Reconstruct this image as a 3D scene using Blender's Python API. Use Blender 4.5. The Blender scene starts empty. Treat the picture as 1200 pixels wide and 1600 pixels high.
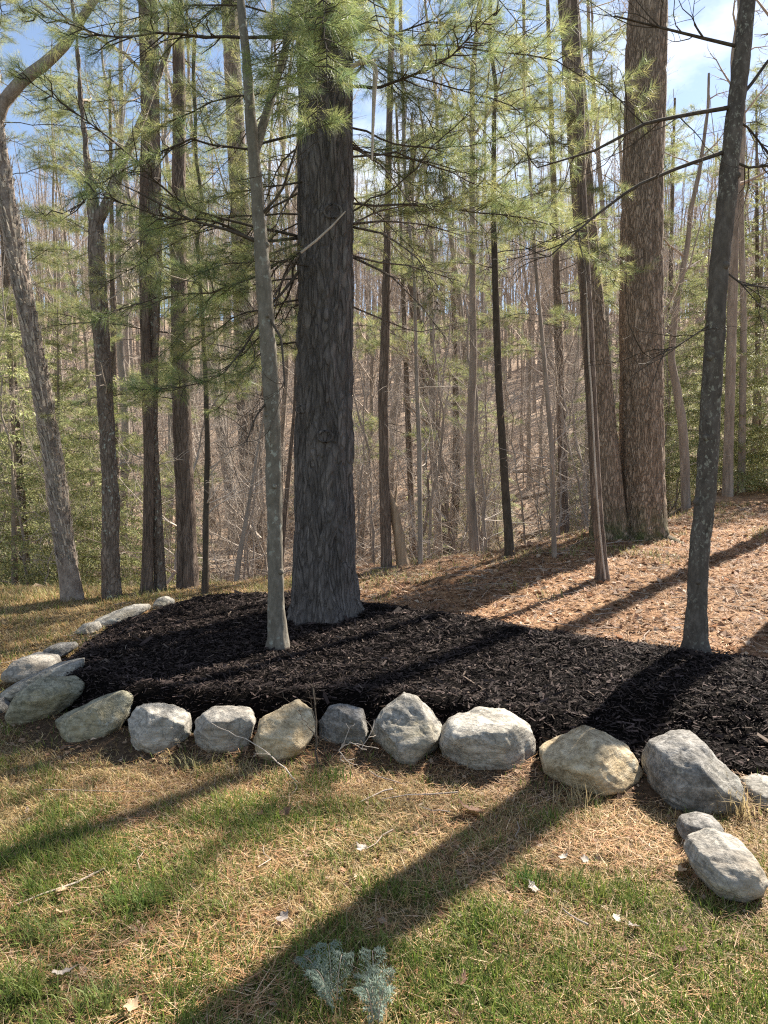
import bpy, math, random
import numpy as np
from mathutils import Vector
R = math.radians
rng = np.random.default_rng(11)
random.seed(5)
scene = bpy.context.scene
COL = scene.collection
# ------------------------------------------------------------------ camera, sky, sun, exposure
F = 1200.0; CX, CY = 600.0, 800.0
PITCH = R(3.34); CAMZ = 1.55
cam = bpy.data.cameras.new('camera'); cam_o = bpy.data.objects.new('camera', cam); COL.objects.link(cam_o)
cam.sensor_fit = 'VERTICAL'; cam.sensor_height = 24; cam.lens = 18.0
cam.clip_start = 0.05; cam.clip_end = 1000
cam_o.location = (0, 0, CAMZ); cam_o.rotation_euler = (R(90) - PITCH, 0, 0)
scene.camera = cam_o
SUN_AZ, SUN_EL = R(41), R(41)
sd = bpy.data.lights.new('sun', 'SUN'); sd.energy = 5.0; sd.angle = R(0.5); sd.color = (1, .93, .82)
so = bpy.data.objects.new('sun', sd); COL.objects.link(so)
SUNV = Vector((math.sin(SUN_AZ) * math.cos(SUN_EL), math.cos(SUN_AZ) * math.cos(SUN_EL), math.sin(SUN_EL)))
so.rotation_euler = (-SUNV).to_track_quat('-Z', 'Y').to_euler(); so.location = (20, 25, 30)
W = bpy.data.worlds.new('World'); scene.world = W; W.use_nodes = True
nt = W.node_tree; nt.nodes.clear()
n_out = nt.nodes.new('ShaderNodeOutputWorld'); n_bg = nt.nodes.new('ShaderNodeBackground')
sky = nt.nodes.new('ShaderNodeTexSky'); sky.sky_type = 'NISHITA'; sky.sun_disc = False
sky.sun_elevation = SUN_EL; sky.sun_rotation = SUN_AZ; sky.air_density = 1.0; sky.dust_density = .3; sky.ozone_density = 2.2
tc = nt.nodes.new('ShaderNodeTexCoord'); mp = nt.nodes.new('ShaderNodeMapping'); mp.inputs['Scale'].default_value = (1.6, 1.6, 3.2)
cn = nt.nodes.new('ShaderNodeTexNoise'); cn.inputs['Scale'].default_value = 1.5; cn.inputs['Detail'].default_value = 7; cn.inputs['Roughness'].default_value = .6
cr = nt.nodes.new('ShaderNodeValToRGB'); cr.color_ramp.elements[0].position = .53; cr.color_ramp.elements[1].position = .72; cr.color_ramp.elements[0].color = (.06, .06, .06, 1)
cm = nt.nodes.new('ShaderNodeMix'); cm.data_type = 'RGBA'; cm.inputs[7].default_value = (9.0, 9.2, 9.6, 1)
nt.links.new(tc.outputs['Generated'], mp.inputs[0]); nt.links.new(mp.outputs[0], cn.inputs['Vector'])
nt.links.new(cn.outputs[0], cr.inputs[0]); nt.links.new(cr.outputs[0], cm.inputs[0])
nt.links.new(sky.outputs[0], cm.inputs[6]); nt.links.new(cm.outputs[2], n_bg.inputs[0])
n_bg.inputs[1].default_value = 0.058; nt.links.new(n_bg.outputs[0], n_out.inputs[0])
scene.view_settings.view_transform = 'Standard'; scene.view_settings.look = 'None'
scene.view_settings.exposure = 1.68; scene.view_settings.gamma = 1.0; scene.view_settings.use_curve_mapping = False
try:
    scene.cycles.volume_bounces = 0; scene.cycles.max_bounces = 7; scene.cycles.diffuse_bounces = 4; scene.cycles.transmission_bounces = 4
    scene.cycles.use_denoising = False; scene.cycles.use_adaptive_sampling = True; scene.cycles.adaptive_threshold = .003; scene.cycles.filter_width = 1.2; scene.cycles.sample_clamp_indirect = 6
except Exception: pass

# ------------------------------------------------------------------ numpy noise
def _hash(i, j, k, s):
    h = (i * 374761393 + j * 668265263 + k * 2147483647 + s * 974711) & 0xFFFFFFFF
    h = ((h ^ (h >> 13)) * 1274126177) & 0xFFFFFFFF
    h = ((h ^ (h >> 16)) * 2246822519) & 0xFFFFFFFF
    return ((h ^ (h >> 15)) & 0xFFFFFF) / float(0xFFFFFF)
def vn(p, s=0):
    p = np.asarray(p, float); i = np.floor(p).astype(np.int64); f = p - i; u = f * f * (3 - 2 * f)
    r = 0
    for a in (0, 1):
        for b in (0, 1):
            for c in (0, 1):
                w = (u[:, 0] if a else 1 - u[:, 0]) * (u[:, 1] if b else 1 - u[:, 1]) * (u[:, 2] if c else 1 - u[:, 2])
                r = r + w * _hash(i[:, 0] + a, i[:, 1] + b, i[:, 2] + c, s)
    return r
def fbm(p, s=0, o=4, g=.5):
    p = np.asarray(p, float); r = 0; a = 1; t = 0
    for k in range(o):
        r = r + a * vn(p * (2.03 ** k), s + k * 17); t += a; a *= g
    return r / t
def n2(x, y, sc, s=0, o=3):
    return fbm(np.stack([np.ravel(x) * sc, np.ravel(y) * sc, np.full(np.size(x), .37)], 1), s, o).reshape(np.shape(x))
def sst(a, b, x):
    t = np.clip((np.asarray(x, float) - a) / (b - a), 0, 1); return t * t * (3 - 2 * t)

# ------------------------------------------------------------------ mesh builders
def make_mesh(name, V, faces, mat=None, smooth=False, col=None):
    V = np.asarray(V, np.float32); faces = faces if isinstance(faces, list) else [faces]
    faces = [np.asarray(f, np.int32) for f in faces if len(f)]
    me = bpy.data.meshes.new(name)
    me.vertices.add(len(V)); me.vertices.foreach_set('co', V.ravel())
    tot = np.concatenate([np.full(len(f), f.shape[1], np.int32) for f in faces])
    loops = np.concatenate([f.ravel() for f in faces])
    me.loops.add(len(loops)); me.loops.foreach_set('vertex_index', loops)
    me.polygons.add(len(tot)); st = np.zeros(len(tot), np.int32); st[1:] = np.cumsum(tot)[:-1]
    me.polygons.foreach_set('loop_start', st)
    me.polygons.foreach_set('use_smooth', np.full(len(tot), bool(smooth)))
    me.update(calc_edges=True)
    if col is not None:
        a = me.color_attributes.new('Col', 'FLOAT_COLOR', 'POINT')
        c = np.ones((len(V), 4), np.float32); c[:, :np.shape(col)[1]] = col; a.data.foreach_set('color', c.ravel())
    if mat: me.materials.append(mat)
    return me
def link(name, me, parent=None, kind=None, label=None, cat=None, group=None, loc=None):
    o = bpy.data.objects.new(name, me); COL.objects.link(o)
    if parent is not None: o.parent = parent
    if loc is not None: o.location = loc
    if kind: o['kind'] = kind
    if label: o['label'] = label
    if cat: o['category'] = cat
    if group: o['group'] = group
    return o
def thing(name, label, cat, loc, group=None):
    return link(name, None, None, None, label, cat, group, loc)
def part(name, V, Fc, mat, parent, smooth=True, col=None, kind=None, label=None):
    V = np.asarray(V, float) - np.array(parent.location)
    return link(name, make_mesh(name, V, Fc, mat, smooth, col), parent, kind, label)
class Tubes:
    def __init__(s): s.V = []; s.Q = []; s.T = []; s.n = 0
    def add(s, P, r, sides=6, cap=False, disp=None):
        P = np.asarray(P, float); n = len(P); r = np.broadcast_to(np.asarray(r, float), (n,))
        t = np.gradient(P, axis=0); t /= np.linalg.norm(t, axis=1)[:, None] + 1e-12
        m = t.mean(0); ref = np.array([1., 0, 0]) if abs(m[0]) < .7 * np.linalg.norm(m) + 1e-9 else np.array([0, 1., 0])
        u = np.cross(t, ref); u /= np.linalg.norm(u, axis=1)[:, None] + 1e-12; v = np.cross(t, u)
        a = np.arange(sides) * 2 * math.pi / sides
        rad = r[:, None] * np.ones((1, sides))
        if disp is not None: rad = disp(P, a, rad)
        X = P[:, None, :] + rad[:, :, None] * (np.cos(a)[None, :, None] * u[:, None, :] + np.sin(a)[None, :, None] * v[:, None, :])
        i = np.arange(n - 1)[:, None] * sides; j = np.arange(sides)[None, :]; k = (j + 1) % sides
        q = np.stack([i + j, i + k, i + sides + k, i + sides + j], -1).reshape(-1, 4)
        s.V.append(X.reshape(-1, 3)); s.Q.append(q + s.n)
        if cap:
            j0 = np.arange(1, sides - 1)
            b = (n - 1) * sides
            s.T.append(np.stack([np.full(sides - 2, b), b + j0, b + j0 + 1], 1) + s.n)
        s.n += n * sides
    def out(s):
        f = [np.concatenate(s.Q)]
        if s.T: f.append(np.concatenate(s.T))
        return np.concatenate(s.V), f
def densify(P, W_, n):
    P = np.asarray(P, float); L = np.concatenate([[0], np.cumsum(np.linalg.norm(np.diff(P, axis=0), axis=1))])
    t = np.linspace(0, L[-1], n)
    Q = np.stack([np.interp(t, L, P[:, k]) for k in range(3)], 1); w = np.interp(t, L, W_)
    k = max(1, n // (3 * len(P)))
    if k > 1:
        ker = np.hanning(2 * k + 1); ker /= ker.sum()
        for c in range(3):
            Q[:, c] = np.convolve(np.pad(Q[:, c], k, mode='reflect', reflect_type='odd'), ker, 'valid')
        w = np.convolve(np.pad(w, k, mode='reflect', reflect_type='odd'), ker, 'valid')
    return Q, w

# ------------------------------------------------------------------ terrain
BED = np.array([(-2.2, 4.85), (-1.9, 4.6), (-1.6, 4.4), (-1.2, 4.3), (-.5, 4.22), (.1, 4.2), (.5, 4.05), (1, 3.86), (1.4, 3.76), (1.75, 3.68), (2.6, 3.5), (3.9, 3.6),
                (3.7, 5.25), (2.75, 5.55), (2.15, 5.85), (1.6, 6.2), (1.07, 6.55), (.5, 7.0), (0, 7.6), (-.6, 8.1), (-1.5, 8.4), (-2.3, 8.25), (-2.6, 7.2), (-2.5, 6.2), (-2.45, 5.4)])
def poly_dist(x, y, P):
    x = np.asarray(x, float); y = np.asarray(y, float); d = np.full(x.shape, 1e9); ins = np.zeros(x.shape, bool)
    for i in range(len(P)):
        a = P[i]; b = P[(i + 1) % len(P)]; e = b - a
        t = np.clip(((x - a[0]) * e[0] + (y - a[1]) * e[1]) / (e @ e), 0, 1)
        d = np.minimum(d, np.hypot(x - a[0] - t * e[0], y - a[1] - t * e[1]))
        c = (a[1] > y) != (b[1] > y)
        ins ^= c & (x < (b[0] - a[0]) * (y - a[1]) / (b[1] - a[1] + 1e-12) + a[0])
    return np.where(ins, d, -d)
def crest(x): return 9.6 + .5 * sst(-4, 1, x) + 2.2 * sst(1, 4.5, x) + 6 * sst(4, 9, x)
def natural(x, y):
    x = np.asarray(x, float); y = np.asarray(y, float)
    c = crest(x)
    z = sst(-3.5, 3.5, x) * .077 * np.clip(np.minimum(y, c) - 4, 0, None)
    t = np.clip(y - c, 0, None)
    drop = -.42 * (np.sqrt(t * t + .8) - math.sqrt(.8)); drop = np.maximum(drop, -3.9) + 0
    k = 1.0; drop = -3.6 * (1 - np.exp(drop / 3.6))
    hill = .235 * np.clip(y - 22 - .12 * x, 0, None) + .0008 * np.clip(y - 22, 0, None) ** 2
    hill = np.where(y > 95, np.minimum(hill, 22 + 0 * y), hill)
    z = z + drop + hill * (1 - .0 * t)
    far = sst(.5, 8, t)
    z = z + far * (n2(x, y, .13, 5, 3) - .5) * 2.2 + (n2(x, y, 1.1, 9, 3) - .5) * (.05 + .16 * far) + (n2(x, y, 3.1, 19, 3) - .5) * .10 * sst(5.5, 8, y) * sst(-1.5, .5, x)
    ye = np.interp(x, [-2.2, -1.9, -1.6, -1.2, -.5, .1, .5, 1, 1.4, 1.75, 2.6], [4.85, 4.6, 4.4, 4.3, 4.22, 4.2, 4.05, 3.86, 3.76, 3.68, 3.5]); z = z + .045 * sst(-.45, -.12, y - ye) * (1 - sst(0, .4, y - ye)) * sst(-2.6, -2.0, x)
    return z
def mulch_h(x, y, d):
    front = 1 - sst(4.5, 7.5, np.asarray(y, float) + .0 * d)
    w = .2 + .5 * (1 - front) + .5 * sst(.6, 1.6, x)
    h = .04 + .17 * sst(-.04, 1, d / w) 
    h = h - .22 * sst(.02, -.1, d)
    return h
def H(x, y):
    x = np.asarray(x, float); y = np.asarray(y, float)
    z = natural(x, y); d = poly_dist(x, y, BED)
    return np.where(d > 0, z + mulch_h(x, y, d), z)
def ray(px, py):
    a = (px - CX) / F; b = (CY - py) / F
    return np.array([a, math.cos(PITCH) + b * math.sin(PITCH), -math.sin(PITCH) + b * math.cos(PITCH)])
def P3(px, py, depth):
    r = ray(px, py); return np.array([0, 0, CAMZ]) + r * (depth / r[1])
_cache = {}
def G(px, py):
    if (px, py) in _cache: return _cache[(px, py)]
    r = ray(px, py); t = np.linspace(1, 40, 6000); p = np.array([0, 0, CAMZ]) + t[:, None] * r
    below = p[:, 2] < H(p[:, 0], p[:, 1])
    q = p[np.argmax(below)] if below.any() else p[2500]
    _cache[(px, py)] = q; return q

# ------------------------------------------------------------------ materials
def new_mat(name):
    m = bpy.data.materials.new(name); m.use_nodes = True; t = m.node_tree; t.nodes.clear()
    o = t.nodes.new('ShaderNodeOutputMaterial'); return m, t, o
def nd(t, kind, **kw):
    n = t.nodes.new(kind)
    for k, v in kw.items():
        if k in n.inputs.keys(): n.inputs[k].default_value = v
        else: setattr(n, k, v)
    return n
def ramp(t, src, stops):
    r = t.nodes.new('ShaderNodeValToRGB'); e = r.color_ramp.elements
    while len(e) < len(stops): e.new(.5)
    for i, (p, c) in enumerate(stops): e[i].position = p; e[i].color = (*c, 1) if len(c) == 3 else c
    t.links.new(src, r.inputs[0]); return r.outputs[0]
def mixc(t, f, a, b, blend='MIX'):
    m = t.nodes.new('ShaderNodeMix'); m.data_type = 'RGBA'; m.blend_type = blend
    for s, v in ((0, f), (6, a), (7, b)):
        if hasattr(v, 'is_output'): t.links.new(v, m.inputs[s])
        else: m.inputs[s].default_value = (*v, 1) if isinstance(v, tuple) and len(v) == 3 else v
    return m.outputs[2]
def coords(t, scale, out='Object'):
    c = t.nodes.new('ShaderNodeTexCoord'); m = t.nodes.new('ShaderNodeMapping'); m.inputs['Scale'].default_value = scale
    t.links.new(c.outputs[out], m.inputs[0]); return m.outputs[0]
def noise(t, vec, sc, det=6, ro=.6, dist=0):
    n = nd(t, 'ShaderNodeTexNoise', Scale=sc, Detail=det, Roughness=ro, Distortion=dist)
    t.links.new(vec, n.inputs['Vector']); return n.outputs[0]
def bsdf(t, o, col, rough=.85, bump=None, bs=.4, bd=.02, spec=.3):
    b = t.nodes.new('ShaderNodeBsdfPrincipled'); b.inputs['Roughness'].default_value = rough
    b.inputs['Specular IOR Level'].default_value = spec
    if hasattr(col, 'is_output'): t.links.new(col, b.inputs['Base Color'])
    else: b.inputs['Base Color'].default_value = (*col, 1)
    if bump is not None:
        n = nd(t, 'ShaderNodeBump', Strength=bs, Distance=bd); t.links.new(bump, n.inputs['Height']); t.links.new(n.outputs[0], b.inputs['Normal'])
    t.links.new(b.outputs[0], o.inputs[0]); return b
def bark(name, dark, mid, light, sc=14, stretch=.18, lichen=0, lcol=(.42, .45, .38), moss=0, bd=.02, furrow=0, lsc=26.0):
    m, t, o = new_mat(name)
    v = coords(t, (1, 1, stretch)); v1 = coords(t, (1, 1, 1))
    n1 = noise(t, v, sc, 8, .65, .4); n2_ = noise(t, v, sc * 3.1, 5, .6)
    mx = mixc(t, .35, n1, n2_)
    c = ramp(t, mx, [(.3, dark), (.5, mid), (.72, light)])
    if furrow:
        dv = t.nodes.new('ShaderNodeMix'); dv.data_type = 'VECTOR'; dv.inputs[0].default_value = .16
        ns = nd(t, 'ShaderNodeTexNoise', Scale=sc * .5, Detail=4); t.links.new(v, ns.inputs['Vector']); t.links.new(v, dv.inputs[4]); t.links.new(ns.outputs['Color'], dv.inputs[5])
        vr = nd(t, 'ShaderNodeTexVoronoi', Scale=sc * 2.1); vr.feature = 'DISTANCE_TO_EDGE'; t.links.new(dv.outputs[1], vr.inputs['Vector'])
        fz = ramp(t, vr.outputs[0], [(.0, (0, 0, 0)), (.16, (1, 1, 1))]); mx = mixc(t, furrow * .75, mx, fz)
        c = mixc(t, ramp(t, vr.outputs[0], [(.0, (furrow * .8,) * 3), (.2, (0, 0, 0))]), c, dark)
    big = noise(t, v1, 1.7, 4, .6); c = mixc(t, ramp(t, big, [(.35, (0, 0, 0)), (.7, (.35, .35, .35))]), c, mid)
    if lichen:
        vo = nd(t, 'ShaderNodeTexNoise', Scale=lsc, Detail=5, Roughness=.6); t.links.new(coords(t, (1, 1, .75)), vo.inputs['Vector'])
        p = noise(t, v1, 2.6, 3, .5)
        msk = t.nodes.new('ShaderNodeMath'); msk.operation = 'MULTIPLY'
        t.links.new(ramp(t, vo.outputs[0], [(.60 - .06 * lichen, (0, 0, 0)), (.64 - .06 * lichen, (1, 1, 1))]), msk.inputs[0])
        t.links.new(ramp(t, p, [(.42, (0, 0, 0)), (.56, (1, 1, 1))]), msk.inputs[1])
        c = mixc(t, msk.outputs[0], c, lcol)
    if moss:
        sp = t.nodes.new('ShaderNodeSeparateXYZ'); t.links.new(v1, sp.inputs[0])
        mr = nd(t, 'ShaderNodeMapRange'); mr.inputs[1].default_value = .55 * moss; mr.inputs[2].default_value = 0; t.links.new(sp.outputs[2], mr.inputs[0])
        mm = t.nodes.new('ShaderNodeMath'); mm.operation = 'MULTIPLY'; t.links.new(mr.outputs[0], mm.inputs[0])
        t.links.new(ramp(t, noise(t, v1, 9, 5), [(.35, (0, 0, 0)), (.6, (1, 1, 1))]), mm.inputs[1])
        c = mixc(t, mm.outputs[0], c, (.07, .085, .025))
    bsdf(t, o, c, .92, mx, .9, bd, .15); return m
M = {}
M['pine_bark'] = bark('pine_bark', (.04, .034, .031), (.12, .105, .096), (.27, .24, .22), 12, .24, 0, (.3, .3, .27), bd=.04, furrow=.5)
M['slim_bark'] = bark('slim_bark', (.075, .063, .048), (.16, .14, .11), (.28, .245, .2), 16, .45, .25, (.3, .3, .25), bd=.008)
M['lichen_bark'] = bark('lichen_bark', (.035, .029, .024), (.095, .08, .066), (.19, .165, .14), 14, .5, .6, (.24, .23, .185), bd=.012, lsc=44)
M['oak_bark'] = bark('oak_bark', (.08, .06, .044), (.32, .245, .18), (.6, .49, .38), 19, .16, 0, moss=1.0, bd=.05, furrow=.65)
M['birch_bark'] = bark('birch_bark', (.06, .045, .036), (.26, .205, .165), (.5, .43, .36), 12, .7, 0, bd=.03)
M['rough_bark'] = bark('rough_bark', (.045, .033, .026), (.2, .155, .122), (.4, .33, .27), 13, .3, .2, bd=.03, furrow=.5)
M['brown_bark'] = bark('brown_bark', (.045, .033, .026), (.18, .135, .105), (.35, .275, .22), 15, .15, 0, bd=.03, furrow=.5)
M['far_bark'] = bark('far_bark', (.085, .066, .052), (.26, .21, .168), (.46, .39, .325), 8, .2, 0, bd=.02)
M['far_bark_pale'] = bark('far_bark_pale', (.12, .1, .082), (.29, .245, .205), (.46, .4, .34), 8, .2, 0, bd=.02)
M['dead_wood'] = bark('dead_wood', (.16, .11, .07), (.33, .24, .16), (.5, .4, .29), 20, .08, 0, bd=.01)
M['twig'] = bark('twig', (.2, .155, .12), (.38, .305, .245), (.54, .45, .37), 20, .3, 0, bd=.002)
M['twig_pale'] = bark('twig_pale', (.27, .22, .175), (.46, .39, .325), (.6, .53, .45), 20, .3, 0, bd=.002)
M['dark_twig'] = bark('dark_twig', (.03, .024, .018), (.075, .06, .046), (.14, .115, .09), 20, .3, 0, bd=.003)

def leafmat(name, trans=.45, rough=.6, tint=(1, 1, 1), spec=.25):
    m, t, o = new_mat(name)
    a = t.nodes.new('ShaderNodeVertexColor'); a.layer_name = 'Col'
    c = mixc(t, 1.0, a.outputs[0], tint, 'MULTIPLY')
    b = t.nodes.new('ShaderNodeBsdfPrincipled'); b.inputs['Roughness'].default_value = rough; b.inputs['Specular IOR Level'].default_value = spec
    t.links.new(c, b.inputs['Base Color'])
    tr = t.nodes.new('ShaderNodeBsdfTranslucent'); t.links.new(c, tr.inputs[0])
    mx = t.nodes.new('ShaderNodeMixShader'); mx.inputs[0].default_value = trans
    t.links.new(b.outputs[0], mx.inputs[1]); t.links.new(tr.outputs[0], mx.inputs[2]); t.links.new(mx.outputs[0], o.inputs[0]); return m
M['needle'] = leafmat('pine_needle', .58, .45, spec=.4)
M['grass'] = leafmat('grass_blade', .4, .6)
M['litter'] = leafmat('litter', .2, .7)
M['hemlock'] = leafmat('hemlock_needle', .5, .5)
M['leaf'] = leafmat('dry_leaf', .3, .7)
M['chips'] = leafmat('mulch_chip', 0.0, .8, spec=.07)
# ground
def ground_mat():
    m, t, o = new_mat('ground_soil')
    a = t.nodes.new('ShaderNodeVertexColor'); a.layer_name = 'Col'
    s = t.nodes.new('ShaderNodeSeparateColor'); t.links.new(a.outputs[0], s.inputs[0])
    v = coords(t, (1, 1, 1))
    f1 = noise(t, v, 38, 6, .7); f2 = noise(t, v, 7, 5, .6)
    thatch = ramp(t, f1, [(.3, (.05, .033, .018)), (.55, (.15, .105, .055)), (.75, (.3, .22, .12))])
    grn = ramp(t, f1, [(.3, (.03, .04, .012)), (.6, (.09, .105, .03)), (.8, (.2, .19, .07))])
    needles = ramp(t, mixc(t, .4, f1, f2), [(.38, (.06, .032, .018)), (.5, (.25, .14, .075)), (.64, (.46, .3, .17))])
    vo = nd(t, 'ShaderNodeTexVoronoi', Scale=9.0); t.links.new(v, vo.inputs['Vector'])
    hs = t.nodes.new('ShaderNodeSeparateColor'); t.links.new(vo.outputs['Color'], hs.inputs[0])
    leafl = ramp(t, hs.outputs[0], [(0, (.12, .075, .05)), (.4, (.4, .285, .2)), (.75, (.52, .39, .28)), (1, (.66, .53, .41))])
    leafl = mixc(t, .55, leafl, ramp(t, f2, [(.3, (.16, .105, .07)), (.7, (.48, .36, .26))]))
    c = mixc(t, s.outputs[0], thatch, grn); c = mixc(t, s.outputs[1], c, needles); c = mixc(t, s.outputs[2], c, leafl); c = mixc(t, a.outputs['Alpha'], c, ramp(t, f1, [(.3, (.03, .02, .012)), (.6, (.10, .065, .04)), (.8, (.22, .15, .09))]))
    bsdf(t, o, c, .95, f1, .8, .03, .1); return m
M['ground'] = ground_mat()
def mulch_mat():
    m, t, o = new_mat('black_mulch'); v = coords(t, (1, 1, 1)); f = noise(t, v, 60, 6, .7)
    c = ramp(t, f, [(.3, (.003, .0025, .002)), (.6, (.008, .006, .0052)), (.8, (.022, .016, .014))])
    bsdf(t, o, c, .9, f, 1, .03, .03); return m
M['mulch'] = mulch_mat()
def stone_mat(name, a, b, c_, stain=(.2, .15, .08), st=.3, spk=.3, dark=(.06, .06, .055)):
    m, t, o = new_mat(name); v = coords(t, (1, 1, 1)); vb = coords(t, (1, 1, 2.2))
    n1 = noise(t, vb, 5, 8, .65, .6); n3 = noise(t, v, 45, 5, .7); n4 = noise(t, v, 2.6, 4, .55)
    c = ramp(t, mixc(t, .3, n1, n3), [(.36, a), (.5, b), (.62, c_)])
    c = mixc(t, ramp(t, n3, [(.42, (0, 0, 0)), (.6, (spk, spk, spk))]), c, tuple(x * 1.45 for x in c_))
    c = mixc(t, ramp(t, n3, [(.3, (spk, spk, spk)), (.44, (0, 0, 0))]), c, dark)
    c = mixc(t, ramp(t, n4, [(.48, (0, 0, 0)), (.66, (st, st, st))]), c, stain)
    bnd = noise(t, coords(t, (1.3, 1.3, 7)), 4.5, 6, .6, .9); c = mixc(t, ramp(t, bnd, [(.36, (.55, .55, .55)), (.5, (0, 0, 0))]), c, tuple(x * .62 for x in a)); c = mixc(t, ramp(t, bnd, [(.54, (0, 0, 0)), (.68, (.5, .5, .5))]), c, tuple(min(1, x * 1.22) for x in c_))
    lic = noise(t, v, 7.5, 7, .7); c = mixc(t, ramp(t, lic, [(.6, (0, 0, 0)), (.66, (.6, .6, .6))]), c, (.46, .47, .40))
    v7 = noise(t, v, 11, 6, .65, .8); c = mixc(t, ramp(t, v7, [(.5, (0, 0, 0)), (.66, (.4, .4, .4))]), c, tuple(x * .55 for x in b))
    vein = noise(t, vb, 3.2, 6, .55, 1.4)
    c = mixc(t, ramp(t, vein, [(.485, (0, 0, 0)), (.5, (.55, .55, .55)), (.515, (0, 0, 0))]), c, dark)
    h = mixc(t, .35, mixc(t, .5, n1, bnd), n3); bsdf(t, o, c, .88, h, .95, .03, .2); return m
M['st_grey'] = stone_mat('grey_stone', (.13, .12, .1), (.265, .245, .21), (.41, .38, .33), (.3, .24, .12), .5)
M['st_pale'] = stone_mat('pale_stone', (.19, .17, .14), (.35, .32, .27), (.5, .465, .4), (.27, .22, .14), .55)
M['st_tan'] = stone_mat('tan_stone', (.26, .195, .11), (.45, .36, .23), (.6, .51, .36), (.43, .29, .13), .45, .2, (.12, .085, .05))
M['st_brown'] = stone_mat('brown_grey_stone', (.17, .15, .125), (.29, .265, .225), (.4, .37, .32), (.3, .22, .13), .5)
M['st_dark'] = stone_mat('dark_stone', (.08, .073, .063), (.18, .166, .147), (.35, .33, .30), (.17, .155, .11), .4)
M['st_moss'] = stone_mat('mossy_stone', (.13, .122, .08), (.25, .23, .155), (.38, .35, .26), (.32, .24, .11), .5)

# ------------------------------------------------------------------ ground sheet
def axis(segs):
    out = [segs[0][0]]
    for a, b, n in segs: out += list(np.linspace(a, b, n + 1)[1:])
    return np.array(out)
gx = axis([(-110, -30, 20), (-30, -7, 46), (-7, 7, 180), (7, 30, 46), (30, 110, 20)])
gy = axis([(-12, 1, 20), (1, 14, 190), (14, 40, 110), (40, 100, 80), (100, 150, 12)])
X, Y = np.meshgrid(gx, gy)
Z = natural(X, Y)
dB = poly_dist(X, Y, BED)
Z = Z - .06 * sst(.02, .15, dB)
def zones(x, y):
    d = poly_dist(x, y, BED); t = y - crest(x)
    g = n2(x, y, .9, 3, 3); left = sst(-1.5, -2.6, x)
    lawn_front = np.where((d < 0) & (y < 4.9), 1., 0.)
    green = sst(.5, .68, g + .05 * sst(2.9, 1.9, y) + .20 * sst(-.2, -1.0, x) * sst(3.3, 2.5, y)) * sst(4.6, 3.0, y)
    need = (1 - left) * sst(4.6, 5.4, y + .4 * np.clip(x - 2.4, 0, 2))
    leaf = sst(-.6, 1.6, t + (n2(x, y, .8, 21, 2) - .5) * 3)
    return green, need, leaf
g_, nn_, l_ = zones(X, Y)
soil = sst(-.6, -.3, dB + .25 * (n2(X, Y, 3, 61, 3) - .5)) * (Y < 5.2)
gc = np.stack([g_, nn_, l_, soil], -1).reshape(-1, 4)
ny, nx = X.shape
idx = np.arange(nx * ny).reshape(ny, nx)
Fq = np.stack([idx[:-1, :-1], idx[:-1, 1:], idx[1:, 1:], idx[1:, :-1]], -1).reshape(-1, 4)
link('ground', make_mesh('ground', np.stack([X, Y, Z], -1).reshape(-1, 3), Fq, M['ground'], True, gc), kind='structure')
# mulch bed sheet
bx = np.arange(-2.75, 4.0, .035); by = np.arange(3.4, 8.6, .035); X, Y = np.meshgrid(bx, by)
d = poly_dist(X, Y, BED); Z = natural(X, Y) + mulch_h(X, Y, d) + (n2(X, Y, 7, 4, 3) - .5) * .05 + (n2(X, Y, 28, 14, 2) - .5) * .02
ny, nx = X.shape; idx = np.arange(nx * ny).reshape(ny, nx); ok = d > -.07
Fq = np.stack([idx[:-1, :-1], idx[:-1, 1:], idx[1:, 1:], idx[1:, :-1]], -1).reshape(-1, 4)
Fq = Fq[ok.ravel()[Fq].all(1)]; used = np.unique(Fq); rm = np.full(nx * ny, -1); rm[used] = np.arange(len(used))
link('mulch_bed', make_mesh('mulch_bed', np.stack([X, Y, Z], -1).reshape(-1, 3)[used], rm[Fq], M['mulch'], True), kind='structure')

# ------------------------------------------------------------------ scattered ground cover
def in_view(x, y, m=.25): return (np.abs(x) < .5 * y + m)
def rand_xy(n, x0, x1, y0, y1):
    return rng.uniform(x0, x1, n), rng.uniform(y0, y1, n)
def blades(x, y, z, az, tilt, L, w, curve):
    """grass blades: three-triangle ribbons, base at (x,y,z), leaning by tilt from the vertical towards az and curving over"""
    n = len(x); dx, dy = np.cos(az), np.sin(az)
    px, py = -dy * w / 2, dx * w / 2
    t1 = tilt; t2 = np.clip(tilt + curve, 0, 1.75)
    mx = x + dx * np.sin(t1) * L * .5; my = y + dy * np.sin(t1) * L * .5; mz = z + np.cos(t1) * L * .5
    ex = mx + dx * np.sin(t2) * L * .5; ey = my + dy * np.sin(t2) * L * .5; ez = np.maximum(mz + np.cos(t2) * L * .5, z + .002)
    V = np.stack([np.stack([x - px, y - py, z], 1), np.stack([x + px, y + py, z], 1), np.stack([mx + px * .8, my + py * .8, mz], 1),
                  np.stack([mx - px * .8, my - py * .8, mz], 1), np.stack([ex, ey, ez], 1)], 1).reshape(-1, 3)
    b = np.arange(n) * 5
    return V, [np.stack([b, b + 1, b + 2, b + 3], 1), np.stack([b + 3, b + 2, b + 4], 1)]
GREEN = np.array([[.13, .2, .03], [.19, .25, .045], [.26, .27, .07], [.09, .14, .025]])
STRAW = np.array([[.5, .35, .15], [.62, .47, .235], [.4, .26, .11], [.27, .16, .07], [.58, .45, .26]])
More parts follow.
